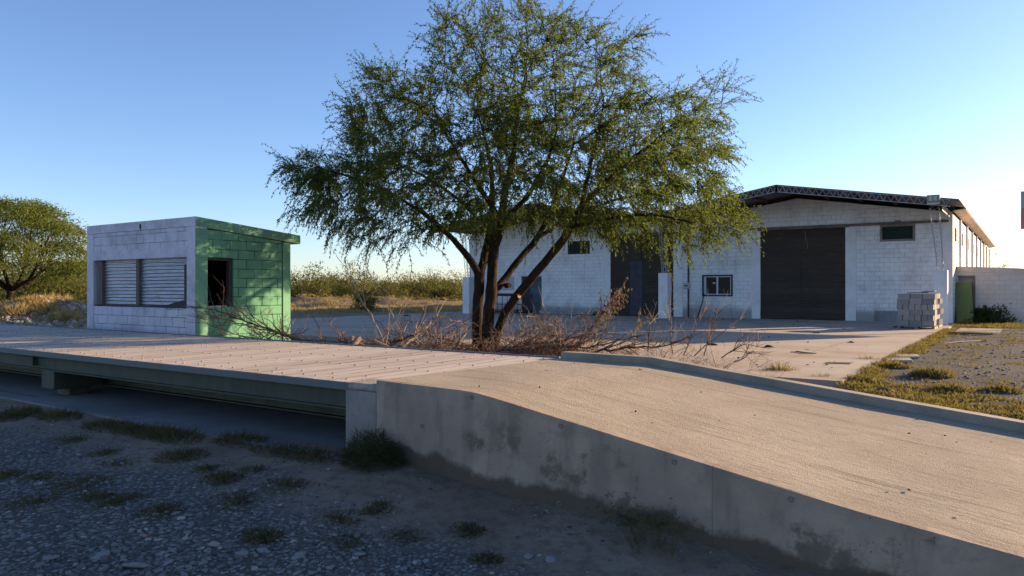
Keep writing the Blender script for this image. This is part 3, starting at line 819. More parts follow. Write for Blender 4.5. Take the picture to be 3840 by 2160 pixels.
# ------------------------------------------------------------------ green panel
GPM = m_plain('green_sheet', (.145,.19,.062), rough=.6, var=.2, sc=2.0, dark=(.11,.125,.05), bump=.05)
P0 = Vector((-2.50, 37.5, -.02)); P1 = Vector((-1.88, 37.45, -.02)); UP = Vector((-.12, .62, 1.74))
b = MB(); th = Vector((0, .07, -.02))
c_ = (P0 + P1) / 2 + UP / 2
b.obox(c_, (P1 - P0) / 2, th / 2, UP / 2)
gp = b.build('sheet_metal_door', GPM, None, bevel=.008); tag(gp, 'plain green sheet metal door leaning against the annexe wall', 'door')
b = MB(); b.obox(c_ + Vector((.325, .03, -.01)), (.012, 0, 0), th * .9, UP * .5); b.build('edge_frame', WOOD_DK, gp)
# ------------------------------------------------------------------ sign board (only its edge is in view)
SGY = 40.0
sg = thing('sign_board', (4.75, SGY, -.02), 'wide sign board whose pink and grey end shows at the right edge', 'sign')
b = MB(); b.box(-.25, 5.8, SGY - .05, SGY + .05, 4.95, 5.72); b.build('panel', m_plain('faded_sign_grey', (.36,.33,.32), var=.2), sg, bevel=.03)
b = MB(); b.box(-.253, 5.803, SGY - .055, SGY + .055, 4.06, 4.949); b.build('lower_panel', m_plain('faded_sign_pink', (.46,.20,.19), var=.2), sg)
b = MB(); b.tube([(4.75, SGY + .12, -.1), (4.75, SGY + .12, 5.6)], .08, 8); b.build('post', GT, sg)
# ------------------------------------------------------------------ floodlight on the truss end
fl = thing('floodlight', (-2.97, 32.86, 4.65), 'boxy floodlight fixed on the right end of the canopy truss', 'floodlight')
b = MB(); b.box(-3.19, -2.75, 32.72, 33.0, 4.72, 5.02); b.build('housing', m_plain('grey_green_housing', (.30,.30,.24), var=.3), fl, bevel=.02)
b = MB(); b.box(-3.17, -2.77, 32.70, 32.98, 4.66, 4.719); b.build('visor', m_plain('pale_visor', (.5,.56,.55), rough=.3, bump=0), fl)
b = MB(); b.box(-3.10, -3.0, 32.705, 32.72, 4.79, 4.97); b.box(-2.95, -2.85, 32.705, 32.72, 4.79, 4.97); b.build('lamp', m_plain('yellowed_lamp_cover', (.55,.52,.33), rough=.4, bump=0), fl)
b = MB(); b.tube([(-2.72, 32.9, 4.85), (-2.66, 32.95, 4.8), (-2.62, 33.06, 4.72)], .02, 6); b.build('bracket', GT, fl)
# ------------------------------------------------------------------ block stacks
BLK, t = nmat('grey_concrete_block')
p = t.obj(); ri = t.n('ShaderNodeObjectInfo').outputs['Random']; nb = t.noise(p, 45, 4, .6)
c = t.mix(ri, (.24,.215,.20), (.38,.345,.325)); c = t.mix(t.ramp(nb, .45, .8, 0, .4), c, (.17,.15,.135))
t.bsdf(c, .95, normal=t.bump(nb, .4, .006), spec=.1)
def block_mesh():
    b = MB(); L, W, T = .193, .0925, .0925     # half sizes
    xo = [-L, L]; yo = [-W, W]
    def ring(z):
        return [(-L,-W,z),(L,-W,z),(L,W,z),(-L,W,z)]
    cells = [(-L+.03, -.015), (.015, L-.03)]
    b.add(ring(-T) + ring(T), [(0,1,5,4),(1,2,6,5),(2,3,7,6),(3,0,4,7)])
    for s_ in (-1, 1):
        z = T * s_
        xsx = [-L, -L+.03, -.015, .015, L-.03, L]; ysx = [-W, -W+.03, W-.03, W]
        for i in range(5):
            for j in range(3):
                if j == 1 and i in (1, 3): continue
                q = [(xsx[i],ysx[j],z),(xsx[i+1],ysx[j],z),(xsx[i+1],ysx[j+1],z),(xsx[i],ysx[j+1],z)]
                b.add(q, [(0,1,2,3) if s_ > 0 else (3,2,1,0)])
    for xa, xb in cells:
        ya, yb = -W+.03, W-.03
        b.add([(xa,ya,-T),(xb,ya,-T),(xb,yb,-T),(xa,yb,-T),(xa,ya,T),(xb,ya,T),(xb,yb,T),(xa,yb,T)], [(0,4,5,1),(1,5,6,2),(2,6,7,3),(3,7,4,0)])
    return b
proto_block = block_mesh().build('concrete_block', BLK, None, bevel=.009, origin=(0, 0, 0))
ORD = ['first','second','third','fourth','fifth','sixth','seventh']
CRS = ['bottom course','second course up','third course up','fourth course up','fifth course up','top course']
first_block = [True]
def put_block(x, y, z, rz, label, grp):
    o = proto_block
    if not first_block[0]:
        o = proto_block.copy(); COL.objects.link(o)
    first_block[0] = False
    o.location = (x + rnd.uniform(-.006,.006), y + rnd.uniform(-.02,.02), z); o.rotation_euler = (0, 0, rz + rnd.uniform(-.015,.015))
    tag(o, label, 'block', grp)
SX, SY, SZ = -2.72, 30.6, .105      # right front lower corner of the stack
for cidx in range(6):
    z = SZ + .0965 + cidx * .193
    cross = cidx in (1, 3)
    jx = rnd.uniform(-.03, .03)
    nm = CRS[cidx]
    if not cross:
        for k in range(3):
            put_block(SX - 1.2 + .2 + k * .405 + jx, SY + .1, z, 0, f'lengthwise grey block, {ORD[k]} from left in the {nm}, front stack', 'grey concrete blocks in the front stack')
        for k in range(1, 6):
            put_block(SX - .2 + jx + rnd.uniform(-.03,.02), SY + .1 + k * .196, z, 0, f'grey block {ORD[k]} back on the sunlit face, {nm}, front stack', 'grey concrete blocks in the front stack')
    else:
        for k in range(6):
            put_block(SX - 1.1 + k * .198 + jx - .02, SY + .2, z, math.pi/2, f'end on grey block, {ORD[k]} from left in the {nm}, front stack', 'grey concrete blocks in the front stack')
        for k in range(1, 3):
            put_block(SX - .10 + jx - .02, SY + .2 + k * .397, z, math.pi/2, f'end on grey block {ORD[k]} back on the sunlit face, {nm}, front stack', 'grey concrete blocks in the front stack')
for cidx in range(6):
    z = SZ + .0965 + cidx * .193; nm = CRS[cidx]
    jx = rnd.uniform(-.03,.03)
    for k in range(3):
        put_block(SX + .02 - .2 + jx, 32.45 + k * .4 , z, 0 if cidx % 2 == 0 else math.pi/2, f'grey block {ORD[k]} back in the {nm} of the rear stack', 'grey concrete blocks in the rear stack')
for k in range(4):
    put_block(SX - 1.0 + k * .21, SY + .55, SZ + .0965 + 5 * .193, math.pi/2, f'loose grey block behind the top row of the front stack, {ORD[k]} from left', 'loose grey blocks on the stack top')
PAL = m_plain('pallet_wood', (.33,.26,.20), var=.35, sc=5)
def pallet(y0, lab):
    pl = thing('pallet', (SX - .6, y0 + .6, 0), lab, 'pallet')
    for k in range(5):
        b = MB(); b.box(SX - 1.22, SX + .01, y0 + .02 + k * .26, y0 + .16 + k * .26, .075, .1005); b.build('slat', PAL, pl)
    for xx in (SX - 1.2, SX - .64, SX - .1):
        b = MB(); b.box(xx, xx + .09, y0 + .02, y0 + 1.2, .0, .0748); b.build('bearer', PAL, pl)
pallet(SY - .02, 'low wooden pallet under the front block stack'); pallet(32.3, 'low wooden pallet under the rear block stack')
for k, (x0, x1, yy, zz, tl) in enumerate([(-3.62, -2.98, 31.0, 1.30, .02), (-3.2, -2.76, 31.2, 1.345, .05)]):
    b = MB(); b.obox(((x0+x1)/2, yy, zz), ((x1-x0)/2, 0, tl*.4), (0, .3, 0), (0, 0, .014))
    tag(b.build('board', WOOD_OLD), ['weathered board lying across the top of the block stack', 'upper short board on the right end of the stack top'][k], 'board')

# ------------------------------------------------------------------ big tree (space colonisation)
T0 = at_d(1808, 1312, 18.0); T0.z = -.13
S18 = 18.0 / (F / 1.49068)
def tl(dx, dy, b=0.0):           # display pixel (2576 wide) + depth -> tree local (a, b, z)
    k = (18.0 + b) / 18.0
    return np.array([(dx - 1288) * S18 * k - (1213 - 1288) * S18, b, (H + (724.5 - dy) * S18 * k) - T0.z])
LIMBS = [  # (points (dx,dy,b), start radius, end radius)
    ([(1201,886,0),(1201,800,0),(1205,730,.05),(1206,690,.1)], .125, .11),
    ([(1206,690,.1),(1180,650,.0),(1140,603,-.2),(1105,570,-.5),(1050,520,-.9)], .095, .04),
    ([(1206,690,.1),(1220,640,.3),(1232,580,.6),(1238,500,.9),(1235,420,1.2),(1215,330,1.4)], .105, .035),
    ([(1228,886,-.15),(1228,800,-.2),(1236,735,-.15),(1238,690,-.1),(1244,620,-.1),(1262,560,-.2)], .13, .11),
    ([(1262,560,-.2),(1270,480,-.3),(1290,400,-.5),(1300,300,-.5),(1320,200,-.4)], .105, .025),
    ([(1262,560,-.2),(1225,500,-.8),(1180,430,-1.4),(1130,350,-1.7)], .075, .025),
    ([(1262,560,-.2),(1320,500,-1.0),(1370,420,-1.6),(1400,330,-2.0)], .07, .025),
    ([(1236,742,-.1),(1262,712,.2),(1300,660,.6),(1350,600,1.0),(1385,530,1.3),(1415,450,1.7),(1440,370,2.0)], .095, .03),
    ([(1238,886,-.05),(1260,812,-.1),(1295,752,-.3),(1345,690,-.6),(1395,630,-.9),(1437,572,-1.1),(1462,525,-1.2)], .115, .085),
    ([(1462,525,-1.2),(1520,460,-1.3),(1590,400,-1.2),(1680,330,-1.0)], .065, .025),
    ([(1462,525,-1.2),(1480,440,-.6),(1500,350,-.2),(1520,260,0)], .06, .025),
    ([(1440,570,-1.1),(1530,550,-1.8),(1640,540,-2.2),(1740,560,-2.3)], .05, .02),
    ([(1105,570,-.5),(1010,500,-1.2),(920,460,-1.4),(800,420,-1.3)], .04, .016),
    ([(1232,580,.6),(1150,500,1.8),(1060,440,2.6),(960,400,3.2)], .05, .02),
    ([(1350,600,1.0),(1450,540,2.2),(1560,500,3.0),(1680,480,3.4)], .055, .02),
]
nodes = []; parent = []; rmin = []
def addn(p, par, r):
    nodes.append(np.array(p, float)); parent.append(par); rmin.append(r); return len(nodes) - 1
keyn = {}
for pts, r0, r1 in LIMBS:
    P = [tl(*q) for q in pts]
    # smooth resample
    seg = [np.linalg.norm(P[i+1]-P[i]) for i in range(len(P)-1)]; tot = sum(seg); acc = 0
    prev = keyn.get(tuple(pts[0]), -1)
    if prev == -1 and len(nodes) and pts[0][1] < 880:
        d_ = [np.linalg.norm(q - P[0]) for q in nodes]; prev = int(np.argmin(d_))
    if prev == -1: prev = addn(P[0], -1, r0)
    for i in range(len(P) - 1):
        m_ = max(1, int(seg[i] / .16))
        pm = P[i-1] if i else P[i]; pn = P[i+2] if i + 2 < len(P) else P[i+1]
        for k in range(1, m_ + 1):
            t = k / m_
            q = .5 * ((2*P[i]) + (-pm + P[i+1])*t + (2*pm - 5*P[i] + 4*P[i+1] - pn)*t*t + (-pm + 3*P[i] - 3*P[i+1] + pn)*t**3)
            q = q + nrs.normal(size=3) * .006
            prev = addn(q, prev, lerp(r0, r1, (acc + seg[i]*t) / tot))
        acc += seg[i]
        keyn[tuple(pts[i+1])] = prev
CROWN = [(700,405),(760,392),(830,410),(900,360),(880,310),(850,255),(920,240),(915,185),(985,160),(1035,205),(1095,180),(1100,90),(1110,20),(1195,50),(1240,40),(1290,8),(1375,30),(1430,45),(1480,75),(1530,115),(1605,75),(1605,95),(1550,155),(1605,220),(1715,235),(1800,205),(1855,212),(1850,265),(1800,320),(1830,395),(1800,450),(1845,500),(1885,535),(1870,600),(1800,605),(1740,625),(1690,640),(1640,660),(1590,600),(1520,575),(1460,590),(1390,545),(1330,575),(1270,540),(1200,575),(1120,560),(1090,600),(1010,630),(950,630),(930,600),(850,580),(800,545),(740,520),(800,490),(730,455)]
def inpoly(x, y, poly):
    c = False; j = len(poly) - 1
    for i in range(len(poly)):
        xi, yi = poly[i]; xj, yj = poly[j]
        if (yi > y) != (yj > y) and x < (xj - xi) * (y - yi) / (yj - yi) + xi: c = not c
        j = i
    return c
att = []
while len(att) < 3400:
    dx, dy = rnd.uniform(690, 1890), rnd.uniform(0, 665)
    if not inpoly(dx, dy, CROWN): continue
    ex, ey = (dx - 1290) / 610, (dy - 400) / (400 if dy < 400 else 250)
    dm = 4.3 * math.sqrt(max(.05, 1 - min(.96, ex*ex*.9 + ey*ey*.75)))
    bd = rnd.uniform(-dm, dm)
    k = (18.0 + bd) / 18.0
    q = tl(dx, dy, bd)
    if bd > .6 and q[2] < 2.6 + .28 * bd: continue
    att.append(q)
att = np.array(att)
N = np.array(nodes)
d2 = ((att[:, None, :] - N[None]) ** 2).sum(2)
near = d2.argmin(1); nd = np.sqrt(d2.min(1))
alive = np.ones(len(att), bool); STEP = .17
for it in range(110):
    m_ = alive & (nd < 2.2)
    if not m_.any(): break
    dirs = {}
    ids = np.where(m_)[0]
    cur = np.array(nodes)
    vec = att[ids] - cur[near[ids]]
    vec /= (np.linalg.norm(vec, axis=1, keepdims=True) + 1e-9)
    for i_a, v in zip(near[ids], vec):
        dirs[i_a] = dirs.get(i_a, 0) + v
    new = []
    for i_a, v in dirs.items():
        l = np.linalg.norm(v)
        if l < 1e-6: continue
        v = v / l
        pa = parent[i_a]
        if pa >= 0:
            pd = nodes[i_a] - nodes[pa]; pd /= (np.linalg.norm(pd) + 1e-9); v = v * .75 + pd * .35
        v = v + nrs.normal(size=3) * .13; v /= np.linalg.norm(v)
        new.append(addn(nodes[i_a] + v * STEP, i_a, 0))
    NN = np.array([nodes[i] for i in new])
    dd = np.sqrt(((att[:, None, :] - NN[None]) ** 2).sum(2))
    j = dd.argmin(1); dmn = dd.min(1)
    upd = dmn < nd
    near[upd] = np.array(new)[j[upd]]; nd[upd] = dmn[upd]
    alive &= nd > .26
    if len(nodes) > 15000: break
n_ = len(nodes)
ch = [[] for _ in range(n_)]
for i in range(n_):
    if parent[i] >= 0: ch[parent[i]].append(i)
rad = [0.0] * n_
for i in range(n_ - 1, -1, -1):
    s_ = sum(rad[c_] ** 2.25 for c_ in ch[i])
    rad[i] = max(.0045, s_ ** (1/2.25) * 1.0)
    rad[i] = min(rad[i], .1) if rmin[i] == 0 else max(rmin[i], min(rad[i], rmin[i] * 1.15))
def t2w(P):
    P = np.asarray(P)
    return np.stack([T0.x + P[..., 0]*CA - P[..., 1]*SA, T0.y + P[..., 0]*SA + P[..., 1]*CA, T0.z + P[..., 2]], -1)
NW = t2w(np.array(nodes))
tree = thing('mesquite_tree', T0, 'large spreading feathery tree with several dark leaning trunks in the middle of the yard', 'tree')
BARK, t = nmat('dark_bark')
p = t.obj()
n1 = t.noise(t.scale(p, (1, 1, .22)), 16, 5, .7); n2 = t.noise(p, 2.0, 4)
c = t.mix(t.ramp(n1, .35, .65), (.016,.0115,.009), (.044,.029,.021)); c = t.mix(t.ramp(n2, .5, .75, 0, .4), c, (.06,.035,.025))
t.bsdf(c, .95, normal=t.bump(n1, .9, .03), spec=.1)
wood = MB()
done = [False] * n_
for i in range(n_):       # each chain follows the thickest child
    if parent[i] >= 0 and max(ch[parent[i]], key=lambda c_: rad[c_]) == i: continue
    chain = ([parent[i]] if parent[i] >= 0 else []) + [i]
    k = i
    while ch[k]:
        k = max(ch[k], key=lambda c_: rad[c_]); chain.append(k)
    rr = [rad[q] for q in chain]
    if parent[i] >= 0: rr[0] = min(rr[0], rr[1] * 1.3)
    big = max(rr) > .05
    if parent[i] < 0:
        rr = [r * (1 + .35 * math.exp(-j * .8)) for j, r in enumerate(rr)]
    rr = [r * (1 + (.09 * noise.noise((j * .7, i * 1.3, 0)) if big else 0)) for j, r in enumerate(rr)]
    wood.tube([NW[q] for q in chain], rr, 12 if big else (6 if max(rr) > .015 else 4), cap=True)
wood.build('trunk', BARK, tree, smooth=True)
# pruned stubs on the limbs
STUB = m_plain('fresh_cut_wood', (.62,.36,.2), var=.2, sc=10)
def stub(dx, dy, bb, ax, r, ln, m2):
    P = Vector(t2w(tl(dx, dy, bb))); ax = Vector(ax).normalized()
    b = MB(); b.tube([P - ax*.08, P + ax*ln], [r*1.1, r], 10); b.tube([P + ax*(ln + .001), P + ax*(ln + .004)], r*.93, 10, mi=1)
    b.build('branch_stub', [BARK, m2], tree, smooth=False)
dv = cam2w(.3, -1, .1); dv2 = cam2w(.6, -.8, .1)
stub(1303, 745, -.42, dv2, .055, .05, STUB); stub(1237, 612, -.2, dv, .06, .06, BARK); stub(1278, 718, .1, dv2, .06, .06, BARK); stub(1240, 668, -.22, dv, .05, .05, BARK)
# leaves: drooping sprays
leafn = [i for i in range(n_) if rad[i] < .0125 and rmin[i] == 0]
P_, D_, L_, W_ = [], [], [], []
twig = MB()
cen = np.array([0.0, 0.0, 4.0])
for i in leafn:
    tip = not ch[i]
    pd = nodes[i] - nodes[parent[i]]; pd /= np.linalg.norm(pd) + 1e-9
    out = nodes[i] - cen; out[2] *= .4; out /= np.linalg.norm(out) + 1e-9
    dn = noise.noise(Vector(nodes[i]) * .55); dm_ = noise.noise(Vector(nodes[i]) * 1.25 + Vector((7, 3, 1)))
    cnt = max(1, int(6 + dn * 6 + dm_ * 9)) if tip else (int(max(0, 2.8 + dn * 5 + dm_ * 7)) if rnd.random() < .8 else 0)
    if cnt > 11: cnt = 11
    if nodes[i][2] > 6.2: cnt = min(cnt, 4 if tip else 1)
    for q in range(cnt):
        d = pd * (.8 if tip else .3) + out * (.75 if tip else .5) + nrs.normal(size=3) * (.33 if q < 2 else .5)
        d /= np.linalg.norm(d)
        low = nodes[i][2] < 4.4
        ln = (rnd.uniform(.5, .95) if (tip and q < 2) else rnd.uniform(.28, .6))
        m_ = 8 if ln < .6 else 12; p = nodes[i].copy(); pts = [p.copy()]
        for k in range(m_):
            d = d + np.array([0, 0, (-.075 - .014 * k) if low else (-.02 - .005 * k)]) + nrs.normal(size=3) * .06
            d /= np.linalg.norm(d)
            p = p + d * ln / m_; pts.append(p.copy())
            for h_ in range(3):
                ld = d * .6 + nrs.normal(size=3) * .45 + np.array([0, 0, -.28 if low else -.1]); ld /= np.linalg.norm(ld)
                P_.append(p - d * rnd.random() * ln / m_); D_.append(ld); L_.append(rnd.uniform(.05, .095)); W_.append(rnd.uniform(.0075, .0125))
        if tip and q < 3: twig.tube(t2w(np.array(pts)[::2]), list(np.linspace(.0045, .0018, len(pts[::2]))), 3, cap=False)
P_ = t2w(np.array(P_)); D_ = np.array(D_)
D_ = np.stack([D_[:,0]*CA - D_[:,1]*SA, D_[:,0]*SA + D_[:,1]*CA, D_[:,2]], -1)
LEAF = m_leaf('feathery_leaf', (.030,.048,.021), (.072,.098,.028), .48, .5, tcol=(.22,.27,.045))
LV, LQ = leaf_arrays(P_, D_, L_, W_)
print('tree nodes', n_, 'leaves', len(P_))
np_mesh('crown', LV, LQ, LEAF, tree)
twig.build('twigs', BARK, tree)

# ------------------------------------------------------------------ bushes and smaller trees
def shrub_mesh(name, seed, wid, hgt, nstem, nleaf, mats, parent, base, leafL=(.10,.2), leafW=.022, up=.7, thin=.010, fill=.25):
    r = random.Random(seed); rs = np.random.RandomState(seed)
    sb = MB(); P, D, L, W = [], [], [], []
    per = nleaf // nstem
    for s_ in range(nstem):
        a = r.uniform(0, 2*math.pi); el_ = math.acos(r.uniform(up * .15, 1.0)) if r.random() < .9 else 1.5
        tgt = np.array([math.cos(a)*math.sin(el_)*wid/2, math.sin(a)*math.sin(el_)*wid/2, max(.12*hgt, math.cos(el_)*hgt)]) * r.uniform(.72, 1.06)
        tgt[2] = max(.1, tgt[2] + r.uniform(-.1,.1) * hgt)
        b0 = np.array([r.uniform(-.12,.12)*wid, r.uniform(-.12,.12)*wid, 0])
        mid = (b0 + tgt)/2 + rs.normal(size=3)*.07*wid + np.array([0,0,.10*hgt])
        pts = [(1-t)**2*b0 + 2*t*(1-t)*mid + t*t*tgt for t in np.linspace(0, 1, 6)]
        sb.tube([Vector(p) + Vector(base) for p in pts], [thin*2, thin*1.6, thin*1.2, thin, thin*.7, thin*.4], 3, cap=False)
        for k in range(per):
            t = fill + (1-fill)*math.sqrt(r.random())
            c_ = (1-t)**2*b0 + 2*t*(1-t)*mid + t*t*tgt
            p = c_ + rs.normal(size=3) * np.array([.09*wid, .09*wid, .075*hgt]) * (.35 + t*.65)
            if p[2] < .03: p[2] = r.uniform(.03,.15)
            d = (tgt - b0)/np.linalg.norm(tgt-b0)*.4 + rs.normal(size=3)*.6 + np.array([0,0,.25]); d /= np.linalg.norm(d)
            P.append(p); D.append(d); L.append(r.uniform(*leafL)); W.append(leafW*r.uniform(.6,1.2))
    P = np.array(P) + np.array(base)
    Vv, Qq = leaf_arrays(P, np.array(D), L, W)
    o1 = np_mesh('foliage', Vv, Qq, mats[0], parent)
    o2 = sb.build('stems', mats[1], parent)
    return o1, o2
OLIVE = m_leaf('olive_scrub_leaf', (.062,.07,.033), (.125,.127,.052), .45, .8)
DKGR = m_leaf('dark_scrub_leaf', (.06,.068,.026), (.12,.12,.042), .4, .6)
STRAW = m_leaf('straw_grass', (.26,.19,.09), (.42,.32,.16), .35, 1.2)
GRYTW = m_plain('grey_twig', (.17,.135,.10), var=.2, bump=0)
protos = []
for k, (w_, h_, ns, nl, m1) in enumerate([(4.2,2.9,42,3600,OLIVE),(3.4,2.3,36,3000,OLIVE),(4.8,2.6,46,4000,DKGR),(2.6,1.6,28,2000,OLIVE)]):
    e = thing('scrub_bush', (0, 0, 0), 'x', 'bush'); shrub_mesh('b', 40+k, w_, h_, ns, nl, (m1, GRYTW), e, (0,0,0), leafL=(.14,.28), leafW=.034)
    protos.append(e)
used = [False]*4
def bush(kind, px, zc, sc, label, group=None, rz=None, py=1100):
    P = at_d(px, py, zc); P.z = g(P.x, P.y) - .05
    o = protos[kind] if not used[kind] else copy_tree(protos[kind])
    used[kind] = True
    o.location = P; o.rotation_euler = (0, 0, rnd.uniform(0, 6.28) if rz is None else rz)
    if px > 1000 and not hasattr(sc, '__len__'): sc *= 1.05 if zc < 95 else .8
    s = sc if hasattr(sc, '__len__') else (sc*rnd.uniform(.9,1.1), sc*rnd.uniform(.9,1.1), sc*rnd.uniform(.9,1.1))
    o.scale = s
    tag(o, label, 'bush', group)
    return o
bush(0, 1150, 68, 1.2, 'large rounded olive bush just right of the booth on the skyline')
bush(2, 1265, 84, 1.25, 'darker green bush rising behind the rounded olive bush by the booth')
bush(2, 200, 44, (1.5,1.5,1.3), 'wide dark green bush between the small tree and the booth')
bush(1, 285, 40, 1.1, 'pale olive bush close beside the left edge of the booth')
bush(1, 40, 47, 1.2, 'olive bush directly behind the trunk of the small tree')
bush(3, 1370, 50, .8, 'low dark bush at the far edge of the yard pavement')
bush(0, 1345, 66, 1.1, 'olive bush behind the dark earth bank')
GL = 'yellowish olive thorn bush in the belt of scrub beyond the yard'
GG = 'scrub bushes beyond the yard'
for px, zc, kd, sc in [(1215,75,2,1.0),(1420,78,2,.9),(1490,72,1,1.15),(1560,80,0,1.0),(1640,76,2,1.0),(1710,70,0,1.1),(1450,100,2,1.2),(1380,110,0,1.3),(1530,105,0,1.3),(1610,112,1,1.5),(1690,104,2,1.2),(1760,96,0,1.2),
                       (1105,82,2,1.3),(1660,68,3,1.0),(-20,60,0,1.2),(90,62,2,1.2),(150,58,0,1.15),(260,60,0,1.2),(330,64,2,1.2),(400,62,0,1.2),(-90,52,1,1.2),(10,75,2,1.3),(110,80,0,1.3),(230,78,1,1.5),(310,84,0,1.4),
                       (1340,150,0,1.5),(1440,160,2,1.5),(1540,155,1,1.8),(1650,150,0,1.5),(1240,145,1,1.7),(1140,150,0,1.5),(1740,148,2,1.5),(1290,125,0,1.2),(1480,128,1,1.4),(1570,132,2,1.2),(1140,110,1,1.5),(1200,112,0,1.3),(1180,70,3,1.1),(1310,72,3,1.2),(1580,74,2,.95),(1620,90,0,1.2),(1350,88,0,1.2),(1470,90,1,1.3),(1540,92,0,1.15),(1700,86,1,1.3),(1230,92,2,1.2),(1450,68,3,.9)]:
    bush(kd, px, zc, sc, GL, GG)
# far scrub: one low mass reaching the horizon
P, D, L, W = [], [], [], []
for k in range(26000):
    zc = 165 + 420 * rnd.random() ** 1.6; px = rnd.uniform(-400, 4300)
    q = at_d(px, 1080, zc)
    cl = noise.noise((q.x * .06, q.y * .06, 0)) + .5 * noise.noise((q.x * .22, q.y * .22, 4))
    hh = .9 + 1.1 * max(-.5, cl)
    P.append((q.x, q.y, g(q.x, q.y) + hh * math.sqrt(rnd.random()))); D.append((rnd.gauss(0,.6), rnd.gauss(0,.6), .6)); L.append(rnd.uniform(.6,1.5)); W.append(rnd.uniform(.18,.4))
D = np.array(D); D /= np.linalg.norm(D, axis=1, keepdims=True)
fv, fq = leaf_arrays(np.array(P), D, L, W)
tag(np_mesh('far_scrub', fv, fq, DKGR, origin=(-100, 200, 0)), kind='stuff')

def small_tree(base, hgt, wid, label, seed, nleaf, nlimb, leafmat, trunk_r=.14, z0=.40, nclump=110, lmul=1.0):
    """umbrella-shaped tree: forked trunk, limbs reaching flat leaf pads spread through a dome"""
    r = random.Random(seed); rs = np.random.RandomState(seed)
    e = thing('small_tree', base, label, 'tree')
    tb = MB(); B = Vector(base)
    fork = B + Vector((.12, 0, hgt*.24))
    tb.tube([B - Vector((0,0,.1)), B + Vector((.05,.02,hgt*.1)), B + Vector((-.03,0,hgt*.17)), fork], [trunk_r*1.2, trunk_r*.9, trunk_r*.85, trunk_r], 10)
    limbs = []
    for k in range(nlimb):
        a = 6.283 * k / nlimb + r.uniform(-.3,.3); rr = r.uniform(.28,.62) * wid / 2
        e1 = fork + cam2w(math.cos(a)*rr, math.sin(a)*rr, r.uniform(.20,.42)*hgt)
        mid = fork.lerp(e1, .5) + Vector((rs.normal()*.08, rs.normal()*.08, -.06*hgt))
        tb.tube([fork, fork.lerp(mid,.5), mid, e1], [trunk_r*.7, trunk_r*.55, trunk_r*.48, trunk_r*.28], 8); limbs.append((mid, e1))
    P, D, L, W = [], [], [], []
    per = nleaf // nclump
    for k in range(nclump):
        a = r.uniform(0, 6.283); q = math.sqrt(r.random()); zz = r.random()
        rad_ = wid/2 * (math.sqrt(max(.05, 1 - (zz*.95)**2)) * .98) * (.35 + .65*q)
        c_ = B + cam2w(math.cos(a)*rad_, math.sin(a)*rad_, hgt*(z0 + (1-z0)*zz) - .10*hgt*q*q)
        m_, e1 = min(limbs, key=lambda l: (l[1]-c_).length)
        s0 = m_.lerp(e1, r.uniform(.3,1)); m2 = s0.lerp(c_, .55) + Vector((0,0,.04*hgt))
        tb.tube([s0, m2, c_], [trunk_r*.17, trunk_r*.1, trunk_r*.04], 4, cap=False)
        od = cam2w(math.cos(a), math.sin(a), 0); sz = r.uniform(.55,1.2)
        for j in range(4):
            tb.tube([c_, c_ + od*r.uniform(.1,.5)*sz + Vector(rs.normal(size=3))*.22], [trunk_r*.04, .004], 3, cap=False)
        for j in range(int(per*sz)):
            p = np.array(c_) + rs.normal(size=3)*np.array([.075*wid,.075*wid,.026*hgt])*sz + np.array(od)*r.uniform(-.1,.09)*wid*sz
            p[2] -= .012*hgt*((p[0]-c_.x)**2 + (p[1]-c_.y)**2)/.3
            d = np.array(od)*.5 + rs.normal(size=3)*.5 + np.array([0,0,-.3]); d /= np.linalg.norm(d)
            P.append(p); D.append(d); L.append(r.uniform(.10,.20)*lmul); W.append(r.uniform(.014,.026)*lmul)
    Vv, Qq = leaf_arrays(np.array(P), np.array(D), L, W)
    tb.build('trunk', BARK, e, smooth=True)
    np_mesh('crown', Vv, Qq, leafmat, e)
    return e
LEAF2 = m_leaf('small_tree_leaf', (.068,.09,.03), (.14,.165,.045), .5, .7)
B = at_d(36, 1180, 36.0); B.z = g(B.x, B.y)
small_tree(B, 6.0, 7.6, 'smaller yellow green tree with a forked trunk at the left edge behind the rubble', 3, 62000, 6, LEAF2, .17, .47, 105)
B = at_d(3722, 1085, 78.0); B.z = -.1
small_tree(B, 5.4, 4.2, 'thin tree just showing past the far end of the warehouse', 8, 2600, 4, LEAF2, .12, .5, 30)
